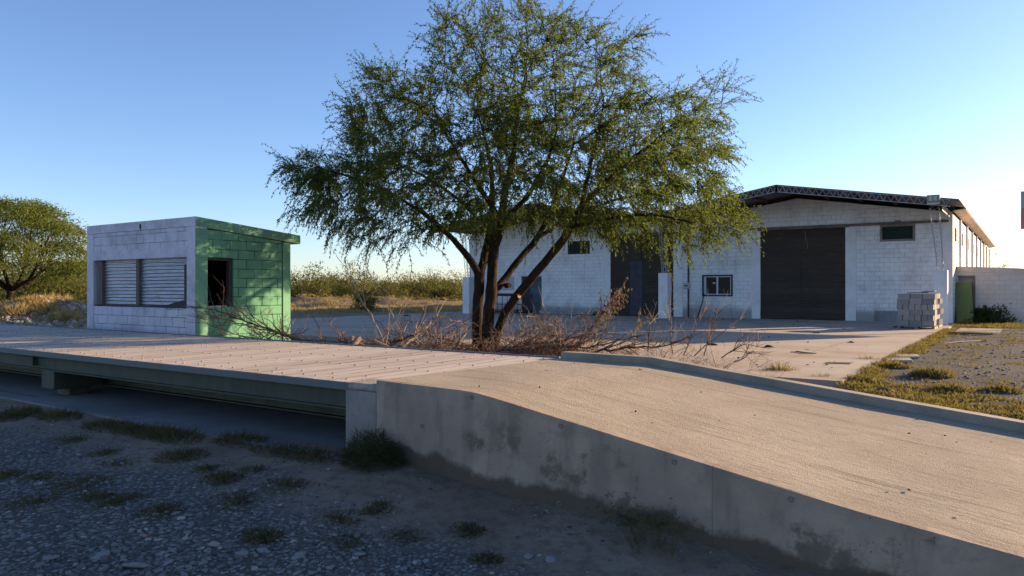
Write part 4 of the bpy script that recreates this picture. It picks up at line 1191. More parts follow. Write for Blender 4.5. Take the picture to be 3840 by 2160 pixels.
# ------------------------------------------------------------------ dry branches
DRY_A = m_plain('dry_red_brown_twig', (.20,.10,.06), var=.3, sc=5, bump=0)
DRY_B = m_plain('dry_pale_twig', (.33,.245,.17), var=.3, sc=5, bump=0)
DRY_C = m_plain('dark_dead_branch', (.085,.055,.042), var=.3, sc=5, bump=.2)
DEADLEAF = m_leaf('dead_leaf', (.12,.088,.068), (.21,.16,.12), .2, 2.0)
def wig(b, p, d, ln, r, mi, depth, kids=(2, 4), curl=.22, grav=0.0, seg=.09, tips=None):
    d = Vector(d).normalized(); p = Vector(p); n = max(3, int(ln / seg)); pts = [p.copy()]; ds = []
    for k in range(n):
        d = (d + Vector((rnd.gauss(0, curl), rnd.gauss(0, curl), rnd.gauss(0, curl) + grav))).normalized()
        p = p + d * ln / n
        if p.z < -.1: p.z = -.1 + rnd.random() * .03; d.z = abs(d.z) * .5
        pts.append(p.copy()); ds.append(d.copy())
    b.tube(pts, [lerp(r, r * .35, k / n) for k in range(n + 1)], 5 if r > .012 else 4 if r > .006 else 3, mi, cap=r > .012)
    if tips is not None and depth <= 1: tips.extend(pts[1:])
    if depth > 0:
        for k in range(rnd.randint(*kids)):
            i = rnd.randint(int(n * .25), n - 1)
            sd_ = Vector((rnd.gauss(0,1), rnd.gauss(0,1), rnd.gauss(.25,.8))).normalized()
            wig(b, pts[i], ds[i] * .9 + sd_ * .8, ln * rnd.uniform(.3, .6), r * lerp(.75, .4, i / n), mi if rnd.random() < .7 else rnd.choice((0, 1)), depth - 1, kids, curl, grav, seg * .8, tips)
def chain_branch(b, pix, r0, r1, mi, side=10, ln=.6, depth=2, kids=(1, 3), tips=None, updir=.2):
    P = [at_d(*q) for q in pix]; pts = []
    for i in range(len(P) - 1):
        m_ = max(2, int((P[i+1] - P[i]).length / .12))
        for k in range(m_): pts.append(P[i].lerp(P[i+1], k / m_) + Vector((rnd.gauss(0,.012), rnd.gauss(0,.012), rnd.gauss(0,.012))))
    pts.append(P[-1]); n = len(pts)
    b.tube(pts, [lerp(r0, r1, k / (n-1)) for k in range(n)], 6, mi)
    for k in range(side):
        i = rnd.randint(1, n - 2); d = (pts[i+1] - pts[i]).normalized()
        sd_ = Vector((rnd.gauss(0,.8), rnd.gauss(0,.8), rnd.gauss(updir,.7)))
        wig(b, pts[i], d + sd_ * .7, ln * rnd.uniform(.5, 1.2), lerp(r0, r1, i/n) * .45 + .003, mi if rnd.random() < .6 else rnd.choice((0,1)), depth, kids, .16, tips=tips)
MATS3 = [DRY_A, DRY_B, DRY_C]
def dead_leaves(tips, per, name, parent=None, L=(.05,.1), W=(.008,.016)):
    P, D, LL, WW = [], [], [], []
    for q in tips:
        for k in range(per):
            P.append((q.x + rnd.gauss(0,.02), q.y + rnd.gauss(0,.02), q.z)); d = Vector((rnd.gauss(0,.4), rnd.gauss(0,.4), -.9)).normalized()
            D.append(tuple(d)); LL.append(rnd.uniform(*L)); WW.append(rnd.uniform(*W))
    v_, q_ = leaf_arrays(np.array(P), np.array(D), LL, WW)
    return np_mesh(name, v_, q_, DEADLEAF, parent)
# fallen branch sprawling in front of the booth's green side
b = MB()
chain_branch(b, [(1345,1312,13.0),(1240,1300,13.2),(1100,1268,13.6),(985,1228,14.0),(890,1195,14.3),(800,1160,14.6),(735,1152,15.0)], .034, .006, 2, 26, .9, 2, (2,3))
chain_branch(b, [(1180,1292,13.3),(1060,1250,13.6),(930,1222,13.9),(830,1196,14.2),(770,1190,14.6)], .02, .005, 0, 20, .7, 2, (2,3))
chain_branch(b, [(1150,1298,13.2),(1030,1285,13.5),(900,1262,13.8),(800,1225,14.2),(745,1188,14.5)], .016, .004, 0, 16, .7, 2, (2,3))
chain_branch(b, [(1060,1300,13.2),(960,1250,13.6),(900,1180,14.0),(850,1130,14.2)], .012, .003, 2, 8, .5, 1)
for k in range(26):
    P = at_d(rnd.uniform(900,1130), rnd.uniform(1255,1305), rnd.uniform(13.2,14))
    wig(b, P, (rnd.gauss(0,1), rnd.gauss(0,1), .5), rnd.uniform(.3,.8), .006, rnd.choice((0,0,1,2)), 2, (1,3))
tag(b.build('fallen_branch', MATS3), 'long fallen dry branch sprawling against the green side of the booth', 'branch')
# tall bare shoots and the logs
def shoot(pts, r0, mi, side, lab, ln=.5):
    b = MB(); chain_branch(b, pts, r0, .003, mi, side, ln, 1, updir=.55)
    tag(b.build('bare_shoot', MATS3), lab, 'twig')
shoot([(1440,1292,13.2),(1400,1200,13.2),(1345,1110,13.2),(1318,1040,13.3),(1290,1000,13.3),(1275,990,13.3)], .012, 1, 6, 'tallest bare twig, curving left at its tip above the cut logs')
shoot([(1445,1292,13.2),(1475,1200,13.2),(1455,1130,13.3),(1420,1080,13.3),(1375,1015,13.3)], .012, 1, 7, 'second tall bare twig just right of the tallest one')
shoot([(1420,1290,13.2),(1470,1225,13.2),(1520,1160,13.3),(1500,1110,13.3)], .011, 1, 5, 'shorter forked bare twig leaning right from the logs')
shoot([(1215,1290,13.4),(1180,1200,13.4),(1130,1120,13.5),(1085,1100,13.5)], .009, 0, 6, 'thin reddish twig rising just right of the green booth corner', .45)
shoot([(1300,1300,13.3),(1250,1230,13.3),(1190,1170,13.4),(1140,1150,13.5)], .009, 0, 7, 'reddish twig slanting left between the booth and the logs', .45)
def log(pts, r, lab):
    b = MB(); P = [at_d(*q) for q in pts]
    b.tube(P, [r, r * 1.08, r * .92][:len(P)] if len(P) == 3 else [r, r*.9], 10)
    e = (P[0] - P[1]).normalized(); b.tube([P[0] + e*.002, P[0] + e*.005], r * .9, 10, mi=1)
    tag(b.build('cut_log', [m_plain('log_bark', (.21,.13,.085), var=.35, sc=8), m_plain('log_end', (.36,.2,.12), var=.3, sc=12)], smooth=False), lab, 'log')
log([(1345,1268,12.9),(1322,1300,12.7)], .055, 'short brown log propped up at an angle')
log([(1312,1273,13.1),(1370,1290,13.3)], .07, 'dark thick log end lying behind the propped log')
log([(1400,1283,12.9),(1435,1300,12.9),(1455,1305,12.9)], .055, 'brown curved log lying flat to the right of the propped log')
def pile(name, label, zone, n, mats_w, up=.35, ln=(.5,1.2), r=(.005,.012), depth=2, kids=(2,3), z0=-.1, zr=.15, curl=.2):
    b = MB()
    for k in range(n):
        while True:
            px, zc = rnd.uniform(zone[0], zone[1]), rnd.uniform(zone[2], zone[3])
            t = (px - (zone[0]+zone[1])/2) / ((zone[1]-zone[0])/2)
            if rnd.random() < 1 - .6 * t * t: break
        P = at_d(px, 1300, zc); P.z = z0 + rnd.random() * zr * (1 - t * t * .7)
        wig(b, P, (rnd.gauss(0,1), rnd.gauss(0,1), rnd.gauss(up,.3)), rnd.uniform(*ln), rnd.uniform(*r), rnd.choices((0,1,2), mats_w)[0], depth, kids, curl)
    return tag(b.build(name, MATS3), label, 'brushwood')
pile('brush_pile', 'tangled heap of pale dry twigs just left of the tree trunk', (1430,1790,13.3,15.5), 320, (4,4,3), .18, (.5,1.25), zr=.42)
pile('brush_pile', 'dense heap of reddish brown twigs just right of the tree trunk', (1840,2220,13.5,15.5), 680, (8,2,2), .1, (.35,.95), (.004,.009), zr=.5, curl=.26)
pile('brush_pile', 'spread of thin brown twigs in the middle beyond the kerb', (2170,2570,12.4,14.8), 180, (4,3,3), .14, (.4,1.1), (.004,.009), zr=.1)
pile('brush_pile', 'sparse thin twigs at the right end beside the kerb', (2540,2830,11.3,13.0), 50, (5,3,2), .25, (.4,1.1), (.003,.007), zr=.05)
for (x0, y0, x1, y1, zc, lab) in [(2030,1318,2230,1215,14.0,'longest shoot slanting right out of the reddish heap'),(2080,1318,2300,1190,13.6,'shoot slanting right below the dead branch'),(2600,1330,2790,1185,12.4,'shoot slanting far right in front of the navy window'),(2560,1330,2650,1150,12.8,'steep shoot left of the navy window'),(2700,1345,2830,1270,12.0,'low shoot slanting right near the kerb bend'),(2520,1325,2515,1120,12.9,'upright shoot in front of the white canopy pedestal'),(2430,1320,2440,1180,13.2,'short upright shoot left of the white pedestal'),(2640,1330,2700,1140,12.6,'thin shoot crossing the iron rod'),(2760,1360,2850,1300,11.8,'lowest shoot at the right end of the brushwood')]:
    shoot([(x0,y0,zc),(lerp(x0,x1,.4),lerp(y0,y1,.38),zc),(lerp(x0,x1,.7),lerp(y0,y1,.75),zc),(x1,y1,zc+.2)], .011, rnd.choice((0,1,2)), 8, lab, .45)
for pts_, lab in [([(1440,1305,13.6),(1530,1262,13.8),(1610,1258,14.0),(1720,1290,14.1)],'dark curved dead branch lying through the left twig heap'),
                  ([(1500,1306,13.4),(1590,1235,13.8),(1640,1190,14.0),(1760,1215,14.2)],'pale forked dead branch arching over the left twig heap'),
                  ([(1860,1318,14.0),(1990,1288,14.1),(2120,1276,14.0),(2260,1236,14.0)],'long dark dead branch lying across the reddish heap'),
                  ([(1930,1322,13.8),(2060,1300,13.8),(2210,1300,13.6),(2400,1262,13.4)],'low dead branch stretching right from the reddish heap'),
                  ([(2200,1326,13.2),(2350,1305,13.0),(2480,1300,12.8),(2600,1262,12.6)],'brown dead branch lying behind the kerb below the white pedestal')]:
    b = MB(); chain_branch(b, pts_, .024, .007, 2 if 'pale' not in lab else 1, 16, .7, 2, (1,3), updir=.35); tag(b.build('dead_branch', MATS3), lab, 'branch')
# upright dead branch with withered leaves
e = thing('dead_branch', at_d(2150, 1330, 14.2), 'upright dead branch hung with withered brown leaves in front of the sliding door', 'branch')
b = MB(); tips = []
chain_branch(b, [(2140,1330,14.2),(2195,1255,14.2),(2250,1195,14.2),(2300,1140,14.3),(2335,1085,14.4)], .022, .006, 0, 14, .5, 1, (1,2), tips=tips, updir=.1)
b.build('stem', MATS3, e)
base_pts = [at_d(*q) for q in [(2195,1255,14.2),(2250,1195,14.2),(2300,1140,14.3),(2330,1095,14.4)]]
ex = [base_pts[i].lerp(base_pts[i+1], rnd.random()) + Vector((rnd.gauss(0,.1), rnd.gauss(0,.1), rnd.gauss(0,.05))) for i in range(3) for _ in range(60)]
dead_leaves(tips[::2] + ex, 2, 'withered_leaves', e)
for n_d, q in enumerate( [[(1960,1320,14.6),(1950,1220,14.6),(1975,1185,14.6),(2010,1200,14.6)],[(2000,1320,14.5),(2060,1215,14.5),(2100,1195,14.5),(2120,1250,14.5)],[(2380,1320,14.0),(2385,1220,14.0),(2400,1180,14.0),(2440,1200,14.0)],[(2090,1320,14.4),(2100,1230,14.4),(2080,1190,14.4)]]):
    e = thing('dead_twig', at_d(*q[0]), ['bent dead twig with withered leaves nearest the tree trunk','arched dead twig with withered leaves over the reddish heap','drooping dead twig with withered leaves left of the white pedestal','short straight dead twig in the middle of the reddish heap'][n_d], 'twig')
    b = MB(); tips = []
    chain_branch(b, q, .009, .003, 1, 9, .4, 1, (1,2), tips=tips, updir=0)
    b.build('stem', MATS3, e); dead_leaves(tips[::2], 2, 'withered_leaves', e)

# ------------------------------------------------------------------ grass tufts
GRASS_S = m_leaf('low_green_grass', (.062,.056,.027), (.14,.12,.06), .3, 3.0)
GRASS_D = m_leaf('dark_green_grass', (.040,.048,.022), (.08,.088,.038), .3, 3.0)
GRASS_L = m_leaf('yellow_green_grass', (.08,.075,.03), (.20,.165,.07), .32, 2.0)
def blades(P0, n, rx, ry, hgt, lean=.6, w=.005, mound=0.0):
    P, D, L, W = [], [], [], []
    ros = [(rnd.gauss(0,.27), rnd.gauss(0,.27), rnd.uniform(.25,.6), rnd.uniform(.5,1.1)) for _ in range(9)]
    for k in range(n):
        cx_, cy_, cr_, ch_ = ros[k % 9]
        a = rnd.uniform(0, 6.283); q0 = rnd.random()
        if k % 5 < 3: cx_ = cy_ = 0; cr_ = .85; q0 = math.sqrt(q0)
        ox, oy = (cx_ + math.cos(a)*q0*cr_)*rx, (cy_ + math.sin(a)*q0*cr_)*ry
        q = min(1, math.hypot(ox/rx, oy/ry))
        x, y = P0.x + ox, P0.y + oy
        z = (P0.z if mound is None else g(x, y)) + (mound or 0) * (1 - q*q) * rnd.random()
        P.append((x, y, z - .01)); d = Vector((math.cos(a)*q0*lean*1.1 + rnd.gauss(0,.5)*lean, math.sin(a)*q0*lean*1.1 + rnd.gauss(0,.5)*lean, .8)).normalized()
        D.append(tuple(d)); L.append(hgt*rnd.uniform(.4,1.25)*ch_*(1-.3*q)); W.append(w*rnd.uniform(.6,1.3))
    return P, D, L, W
def tuft(px, py, zg, n, rx, hgt, label, group=None, mat=None, w=.006, mound=.03, lean=.7, ry=None, name='grass_tuft'):
    P0 = at_z(px, py, zg)
    for _ in range(3): P0 = at_z(px, py, g(P0.x, P0.y))
    P, D, L, W = blades(P0, n, rx, ry or rx*.8, hgt, lean, w, mound)
    v_, q_ = leaf_arrays(np.array(P), np.array(D), L, W)
    o = np_mesh(name, v_, q_, mat or GRASS_S, origin=(P0.x, P0.y, P0.z))
    return tag(o, label, 'grass', group)
k_ = 1.4907
P0 = at_z(935*k_, 1166*k_, -.05)
P, D, L, W = [], [], [], []
for k in range(4200):
    a = rnd.uniform(0, 6.283); q = math.sqrt(rnd.random()); el_ = rnd.random()
    rr = .26 * (1 + .25*noise.noise((math.cos(a)*1.5, math.sin(a)*1.5, 2)))
    if noise.noise((math.cos(a)*q*4, math.sin(a)*q*4, el_*3)) < -.12: continue
    x_, y_ = P0.x + math.cos(a)*q*rr, P0.y + math.sin(a)*q*rr*.7; hh = .25 * math.sqrt(max(.02, 1 - q*q)) * (1 + .3*noise.noise((x_*7, y_*7, 0)))
    P.append((x_, y_, g(x_, y_) + hh*el_)); D.append((math.cos(a)*q*.9 + rnd.gauss(0,.6), math.sin(a)*q*.9 + rnd.gauss(0,.6), rnd.gauss(.35,.5))); L.append(rnd.uniform(.04,.11) * (1.9 if rnd.random() < .06 else 1)); W.append(rnd.uniform(.002,.0042))
D = np.array(D); D /= np.linalg.norm(D, axis=1, keepdims=True)
v_, q_ = leaf_arrays(np.array(P), D, L, W)
tag(np_mesh('grass_tuft', v_, q_, GRASS_D, origin=tuple(P0)), 'big dark bushy grass tuft at the foot of the concrete pier', 'grass')
for i, (dx, dy, rx, h_) in enumerate([(60,1040,.42,.14),(150,1050,.4,.16),(265,1075,.42,.17),(385,1095,.3,.16),(445,1105,.42,.20),(610,1113,.40,.17),(705,1138,.45,.12),(785,1150,.4,.11),(20,1052,.3,.12),(330,1085,.3,.13)]):
    tuft(dx*k_, dy*k_, -.05, 560, rx, h_*.95, 'dark low grass growing along the edge of the concrete apron', 'grass along the apron edge', GRASS_S, .004, .03, 1.1, .2)
for i, (dx, dy, rx, h_) in enumerate([(460,1148,.22,.13),(265,1140,.15,.06),(175,1108,.2,.06),(300,1165,.2,.05),(100,1200,.17,.06),(190,1222,.26,.09),(90,1262,.2,.07),(560,1205,.15,.11),(590,1258,.2,.07),(280,1262,.16,.06),
                                     (400,1290,.16,.08),(660,1352,.11,.09),(715,1220,.18,.06),(850,1305,.17,.06),(940,1285,.12,.05),(1175,1336,.11,.07),(870,1368,.22,.06),(20,1195,.13,.07),(240,1250,.14,.06),(960,1268,.12,.04),(1225,1410,.1,.06),(1020,1352,.16,.05),(330,1250,.14,.05),(520,1180,.13,.05),(640,1180,.12,.05)]):
    tuft(dx*k_, dy*k_, -.2, 430, rx*1.35, h_*1.0, 'low green grass tuft spreading on the shaded gravel', 'grass tufts on the shaded gravel', GRASS_S, .004, .01, 1.3)
# stiff weed at the foot of the ramp wall
P0 = at_z(2440, 2090, -.3); P0.z = g(P0.x, P0.y)
e = thing('weed', P0, 'sprawling thorny green weed at the foot of the ramp wall', 'weed')
b = MB(); tips = []
for k in range(30):
    wig(b, P0 + Vector((rnd.gauss(0,.10), rnd.gauss(0,.07), 0)), (rnd.gauss(0,1), rnd.gauss(-.1,.6), rnd.uniform(.2,1.0)), rnd.uniform(.14,.34), .0028, 0, 1, (2,4), .2, tips=tips)
WEED_S = m_plain('weed_stem', (.10,.105,.045), var=.2, bump=0)
b.build('stems', [WEED_S, WEED_S, WEED_S], e)
PP = np.array([tuple(q) for q in tips for _ in range(3)]); DD = nrs.normal(size=PP.shape) + np.array([0,0,.5]); DD /= np.linalg.norm(DD, axis=1, keepdims=True)
v_, q_ = leaf_arrays(PP, DD, nrs.uniform(.015,.035,len(PP)), nrs.uniform(.002,.004,len(PP))); np_mesh('foliage', v_, q_, GRASS_S, e)
# right yard: clumps and low grass
for i, (dx, dy, rx, h_, n, lab) in enumerate([
    (1962,948,.30,.42,800,'round upright straw green grass clump beside the kerb at the pavement end'),
    (2068,966,.40,.24,800,'low wide grass clump below the front edge of the pavement slab'),
    (2188,918,.38,.26,900,'bushy grass clump on the right front corner of the pavement slab'),
    (2345,948,.42,.24,900,'round grass clump on the gravel to the right of the slab corner'),
    (2170,962,.34,.2,700,'grass clump between the slab corner and the kerb'),
    (2250,925,.4,.18,700,'flat grass clump on the gravel just behind the slab corner'),
    (2395,985,.4,.2,700,'yellowish grass clump on the open gravel nearest the kerb bend'),
    (2520,985,.4,.14,700,'low spreading grass clump near the right edge of the picture')]):
    tuft(dx*k_, dy*k_, 0.0, n, rx*.8, h_*.8, lab, None, GRASS_L, .008, .05, .8)
P, D, L, W = [], [], [], []
def patch(px, py, rx, n, hgt):
    P0 = at_z(px, py, -.05)
    A = blades(P0, n, rx, rx*.7, hgt, 1.0, .007, .015)
    for s_, t_ in zip((P, D, L, W), A): s_.extend(t_)
for k in range(130):
    x_ = rnd.uniform(-2.3, .6); y_ = lerp(12.6, 10.2, (x_+2.4)/2.4) + rnd.random()**1.5 * 2.0
    q = Vector((x_, y_, g(x_, y_)))
    for s_, t_ in zip((P, D, L, W), blades(q, 110, .22, .2, .09, 1.0, .006, .02)): s_.extend(t_)
for k in range(130):
    y_ = rnd.uniform(12.6, 31.0); x_ = -2.38 + abs(rnd.gauss(0, .16)) - .05
    for s_, t_ in zip((P, D, L, W), blades(Vector((x_, y_, 0)), 90, .26, .32, .12, .9, .009, .02)): s_.extend(t_)
for k in range(190):
    y_ = rnd.uniform(9.5, 30); x_ = rnd.uniform(-2.2, 1.2)
    if noise.noise((x_*.7, y_*.35, 1)) < .0: continue
    for s_, t_ in zip((P, D, L, W), blades(Vector((x_, y_, 0)), 60, .3, .35, .07, 1.0, .008, .01)): s_.extend(t_)
for k in range(260):
    y_ = rnd.uniform(33.3, 37.6); x_ = rnd.uniform(-2.6, 1.0)
    for s_, t_ in zip((P, D, L, W), blades(Vector((x_, y_, 0)), 40, .3, .3, .13, .8, .012, .01)): s_.extend(t_)
v_, q_ = leaf_arrays(np.array(P), np.array(D), L, W)
tag(np_mesh('grass', v_, q_, GRASS_L, origin=(-1, 12, 0)), kind='stuff')
# shrub against the annexe
B = Vector((-1.35, 38.0, -.05))
e = thing('green_shrub', B, 'dark green leafy shrub growing beside the leaning green door', 'shrub')
shrub_mesh('s', 77, 1.7, .85, 30, 2600, (m_leaf('shrub_leaf', (.028,.05,.02), (.055,.09,.03), .4, 2.0), GRYTW), e, B, (.08,.16), .03, .7, .008)
# dry grass on the far ground and rubble mound
P, D, L, W = [], [], [], []
for k in range(800):
    px = rnd.choice((rnd.uniform(-60, 330), rnd.uniform(1080, 1760))); zc = rnd.uniform(29, 60) if px < 400 else rnd.uniform(46, 72)
    q = at_d(px, 1100, zc)
    if q.x > -29.6: continue
    for s_, t_ in zip((P, D, L, W), blades(q, 46, rnd.uniform(.3,.8), rnd.uniform(.3,.8), rnd.uniform(.18,.45), .7, .014, .06)): s_.extend(t_)
v_, q_ = leaf_arrays(np.array(P), np.array(D), L, W)
tag(np_mesh('dry_grass', v_, q_, STRAW, origin=(-40, 30, 0)), kind='stuff')
for i, (px, zc, lab) in enumerate([(120,31,'straw coloured grass tuft on the left end of the rubble mound'),(175,30.5,'straw coloured grass tuft on top of the rubble mound'),(245,30,'straw grass tuft on the right slope of the rubble mound by the booth'),(60,30,'straw grass tuft at the foot of the small tree')]):
    q = at_d(px, 1150, zc); q.z = g(q.x, q.y)
    A = blades(q, 700, .5, .5, .42, .9, .013, .1); v_, q_ = leaf_arrays(np.array(A[0]), np.array(A[1]), A[2], A[3])
    tag(np_mesh('dry_tuft', v_, q_, STRAW, origin=tuple(q)), lab, 'grass')

# ------------------------------------------------------------------ stones
import bmesh
bm = bmesh.new(); bmesh.ops.create_icosphere(bm, subdivisions=1, radius=1.0)
ICO_V = np.array([v.co[:] for v in bm.verts]); ICO_F = np.array([[v.index for v in f.verts] for f in bm.faces]); bm.free()
bm = bmesh.new(); bmesh.ops.create_icosphere(bm, subdivisions=2, radius=1.0)
ICO2_V = np.array([v.co[:] for v in bm.verts]); ICO2_F = np.array([[v.index for v in f.verts] for f in bm.faces]); bm.free()
def stone_mat(name, c1, c2, c3):
    m, t = nmat(name)
    g_ = t.n('ShaderNodeNewGeometry').outputs['Random Per Island']
    p = t.pos()
    c = t.mix(g_, c1, c2); c = t.mix(t.ramp(g_, .955, .97), c, c3)
    n1 = t.noise(p, 60, 4, .6); c = t.mix(t.ramp(n1, .45, .8, 0, .4), c, tuple(v * .5 for v in c1))
    t.bsdf(c, .85, normal=t.bump(n1, .25, .004), spec=.25)
    return m
ST_G = stone_mat('grey_pebbles', (.07,.068,.066), (.24,.232,.222), (.36,.31,.28))
ST_R = stone_mat('rubble_stones', (.20,.16,.125), (.40,.35,.30), (.5,.46,.42))
def stone_verts(p, r, flat, base=ICO_V):
    v = base * nrs.uniform(.7, 1.25, size=(1, 3)) + nrs.normal(size=base.shape) * .09
    v = v * np.array([r, r * rnd.uniform(.55, .9), r * flat])
    a = rnd.uniform(0, 6.283); tx, ty = rnd.gauss(0,.14), rnd.gauss(0,.14)
    x = v[:,0]*math.cos(a) - v[:,1]*math.sin(a); y = v[:,0]*math.sin(a) + v[:,1]*math.cos(a)
    z = v[:,2] + x*tx + y*ty
    return np.stack([x + p[0], y + p[1], z + p[2] + r*flat*.3], 1)
def stones(pts, name, mat, base=(ICO_V, ICO_F)):
    VV, FF = [], []
    for k, (p, r, fl) in enumerate(pts):
        VV.append(stone_verts(p, r, fl, base[0])); FF.append(base[1] + k * len(base[0]))
    return np_mesh(name, np.concatenate(VV), np.concatenate(FF), mat, origin=tuple(pts[0][0]))
pts = []
while len(pts) < 26000:
    zc = 3.4 + 7.5 * rnd.random()**1.7; px = rnd.uniform(-150, 3400)
    q = at_d(px, 1500, zc)
    if q.y > 4.8 or (q.y > 4.5 and q.x < -5): continue
    dens = noise.noise((q.x*1.3, q.y*1.3, 0)) * .6 + noise.noise((q.x*4, q.y*4, 3)) * .3 + .5
    lim = .15 + .85 * sstep(4.5, 3.4, q.y + noise.noise((q.x*.7, q.y*.7, 5))*.8) * sstep(-1.6, -2.9, q.x)
    if rnd.random() > lim * max(.06, dens * 2.2 - .35): continue
    r = .005 + .028 * rnd.random()**4.6
    if q.y > 3.7: r *= .7
    pts.append(((q.x, q.y, g(q.x, q.y)), r, rnd.uniform(.25, .5)))
tag(stones(pts, 'gravel', ST_G), kind='stuff')
pts = []
for k in range(2600):
    y_ = 8.6 + 24 * rnd.random()**1.8; x_ = rnd.uniform(-2.3, .9)
    pts.append(((x_, y_, g(x_, y_)), .010 + .035*rnd.random()**4 , rnd.uniform(.35,.65)))
tag(stones(pts, 'gravel', ST_G), kind='stuff')
BIGS = [(345*k_,1425*k_,.10),(420*k_,1418*k_,.075),(545*k_,1372*k_,.05),(610*k_,1395*k_,.085),(660*k_,1385*k_,.06),(255*k_,1398*k_,.07),(1262*k_,1318*k_,.0),(300*k_,1180*k_,.0),(130*k_,1405*k_,.06),(700*k_,1335*k_,.05),(1330*k_,1400*k_,.06),(1385*k_,1408*k_,.055),(750*k_,1400*k_,.07),(905*k_,1395*k_,.06)]
for px, py, r in BIGS:
    if r == 0: continue
    P0 = at_z(px, py, -.25)
    for _ in range(3): P0 = at_z(px, py, g(P0.x, P0.y))
    v_ = stone_verts((P0.x, P0.y, P0.z), r*.8, .28, ICO2_V)
    o = np_mesh('flat_stone', v_, ICO2_F, ST_G, origin=tuple(P0)); tag(o, 'flat grey slate stone lying among the foreground gravel', 'stone', 'larger flat stones in the gravel')
def one_stone(px, py, r, fl, lab, mat, zg=-.2):
    P0 = at_z(px, py, zg)
    for _ in range(3): P0 = at_z(px, py, g(P0.x, P0.y))
    o = np_mesh('stone', stone_verts((P0.x,P0.y,P0.z), r, fl, ICO2_V), ICO2_F, mat, origin=tuple(P0)); return tag(o, lab, 'stone')
PALE = m_plain('pale_pink_stone', (.36,.27,.24), var=.2, sc=20); DKST = m_plain('dark_round_stone', (.085,.09,.105), var=.2, sc=20)
one_stone(540*k_,1372*k_,.05,.45,'pale pinkish stone in the shaded gravel',PALE); one_stone(362*k_,1350*k_,.03,.5,'small orange pink pebble beside a white pebble',m_plain('orange_stone',(.36,.2,.14)))
one_stone(1565*k_,1318*k_,.055,.9,'dark round pointed stone at the foot of the ramp wall',DKST); one_stone(300*k_,1163*k_,.04,.6,'rounded bluish stone near the apron edge',DKST)
one_stone(3325,1470,.12,.5,'flat grey rock between the grass clumps by the kerb',DKST,-.1)
pts = []
for k in range(900):
    px = rnd.uniform(20, 335); zc = rnd.uniform(28.5, 34); q = at_d(px, 1150, zc)
    pts.append(((q.x, q.y, g(q.x, q.y)), .04 + .13*rnd.random()**3, rnd.uniform(.5,.8)))
tag(stones(pts, 'rubble', ST_R), kind='stuff')
# small bits lying on the ramp and the yard
CLOD = m_plain('dark_dry_clod', (.055,.042,.035), var=.3, sc=20)
for dx, dy, r, lab in [(1943,873,.17,'largest dark dry clod on the sunlit yard pavement'),(1700+95,868,.13,'dark dry clod among brown dust beside the twigs'),(2140,862,.10,'dark flat clod right of the middle of the yard'),(2060,838,.10,'dark flat clod on the sunlit part of the yard'),(1640,833,.09,'dark clod in the shadow band on the yard'),
                       (1690,836,.09,'second dark clod in the shadow band on the yard'),(1330,800,.16,'dark clod on the shaded yard left of the trunk'),(1022,795,.16,'dark clod on the shaded yard close to the booth'),(2255,823,.12,'dark flat clod near the block stack'),(1605,845,.1,'dark clod beyond the dead branch'),(2330,866,.08,'small dark clod near the pavement edge')]:
    P0 = at_z(dx*k_, dy*k_, 0.0)
    VV = np.concatenate([stone_verts((P0.x + rnd.gauss(0,r*.5), P0.y + rnd.gauss(0,r*.5), 0), r*rnd.uniform(.4,.8), .35, ICO2_V) for _ in range(4)])
    FF = np.concatenate([ICO2_F + k*len(ICO2_V) for k in range(4)])
    tag(np_mesh('dry_clod', VV, FF, CLOD, origin=(P0.x, P0.y, 0)), lab, 'clod')
P_, D_, L_, W_ = [], [], [], []
for k in range(170):
    x_, y_ = rnd.uniform(-16, -2.6), rnd.uniform(13, 35); P_.append((x_, y_, .012)); a = rnd.uniform(0,6.28); D_.append((math.cos(a), math.sin(a), .05)); L_.append(rnd.uniform(.04,.16)); W_.append(rnd.uniform(.008,.025))
for k in range(30):
    x_, y_ = rnd.uniform(-4.6, 0), rnd.uniform(5, 7.9); P_.append((x_, y_, ramp_z(x_, y_) + .012)); a = rnd.uniform(0,6.28); D_.append((math.cos(a), math.sin(a), -.02)); L_.append(rnd.uniform(.01,.05)); W_.append(rnd.uniform(.004,.012))
v_, q_ = leaf_arrays(np.array(P_), np.array(D_), L_, W_)
tag(np_mesh('litter', v_, q_, m_plain('dead_litter', (.10,.075,.055), bump=0), origin=(-5, 15, 0)), kind='stuff')
b = MB(); pts_ = [at_z(px, py, .02) for px, py in [(2965,1320),(2990,1318),(3020,1323),(3062,1325)]]
b.tube(pts_, [.012,.016,.016,.01], 6); tag(b.build('stick', DRY_C), 'dark bent stick lying on the sunlit yard pavement', 'stick')
P0 = at_z(3105, 1358, 0); b = MB(); a0 = at_z(3105,1359,0); a1 = at_z(3200,1361,0); a2 = at_z(3187,1366,0); a3 = at_z(3090,1363,0)
b.add([tuple(q + Vector((0,0,.012))) for q in (a0,a1,a2,a3)] + [tuple(q + Vector((0,0,-.02))) for q in (a0,a1,a2,a3)], [(3,2,1,0),(0,1,5,4),(1,2,6,5),(2,3,7,6),(3,0,4,7)])
tag(b.build('drain_cover', m_plain('dark_cover', (.06,.045,.035), var=.3)), 'dark flat rectangular cover set in the yard pavement', 'cover')
for px, py, lab in [(3400,1338,'pale flat slab of concrete at the pavement edge'),(3370,1352,'smaller pale flat slab in front of the other at the pavement edge')]:
    P0 = at_z(px, py, 0); b = MB(); b.obox(P0 + Vector((0,0,.01)), (.22,.04,.01), (-.06,.3,.0), (0,0,.025)); tag(b.build('slab_piece', CONC_Y, bevel=.01), lab, 'slab')
b = MB(); b.tube([at_z(3540,1288,.01), at_z(3600,1281,.03), at_z(3680,1277,.02), at_z(3700,1280,.0)], .015, 6); tag(b.build('stick', DRY_B), 'pale thin stick on the gravel near the right edge', 'stick')
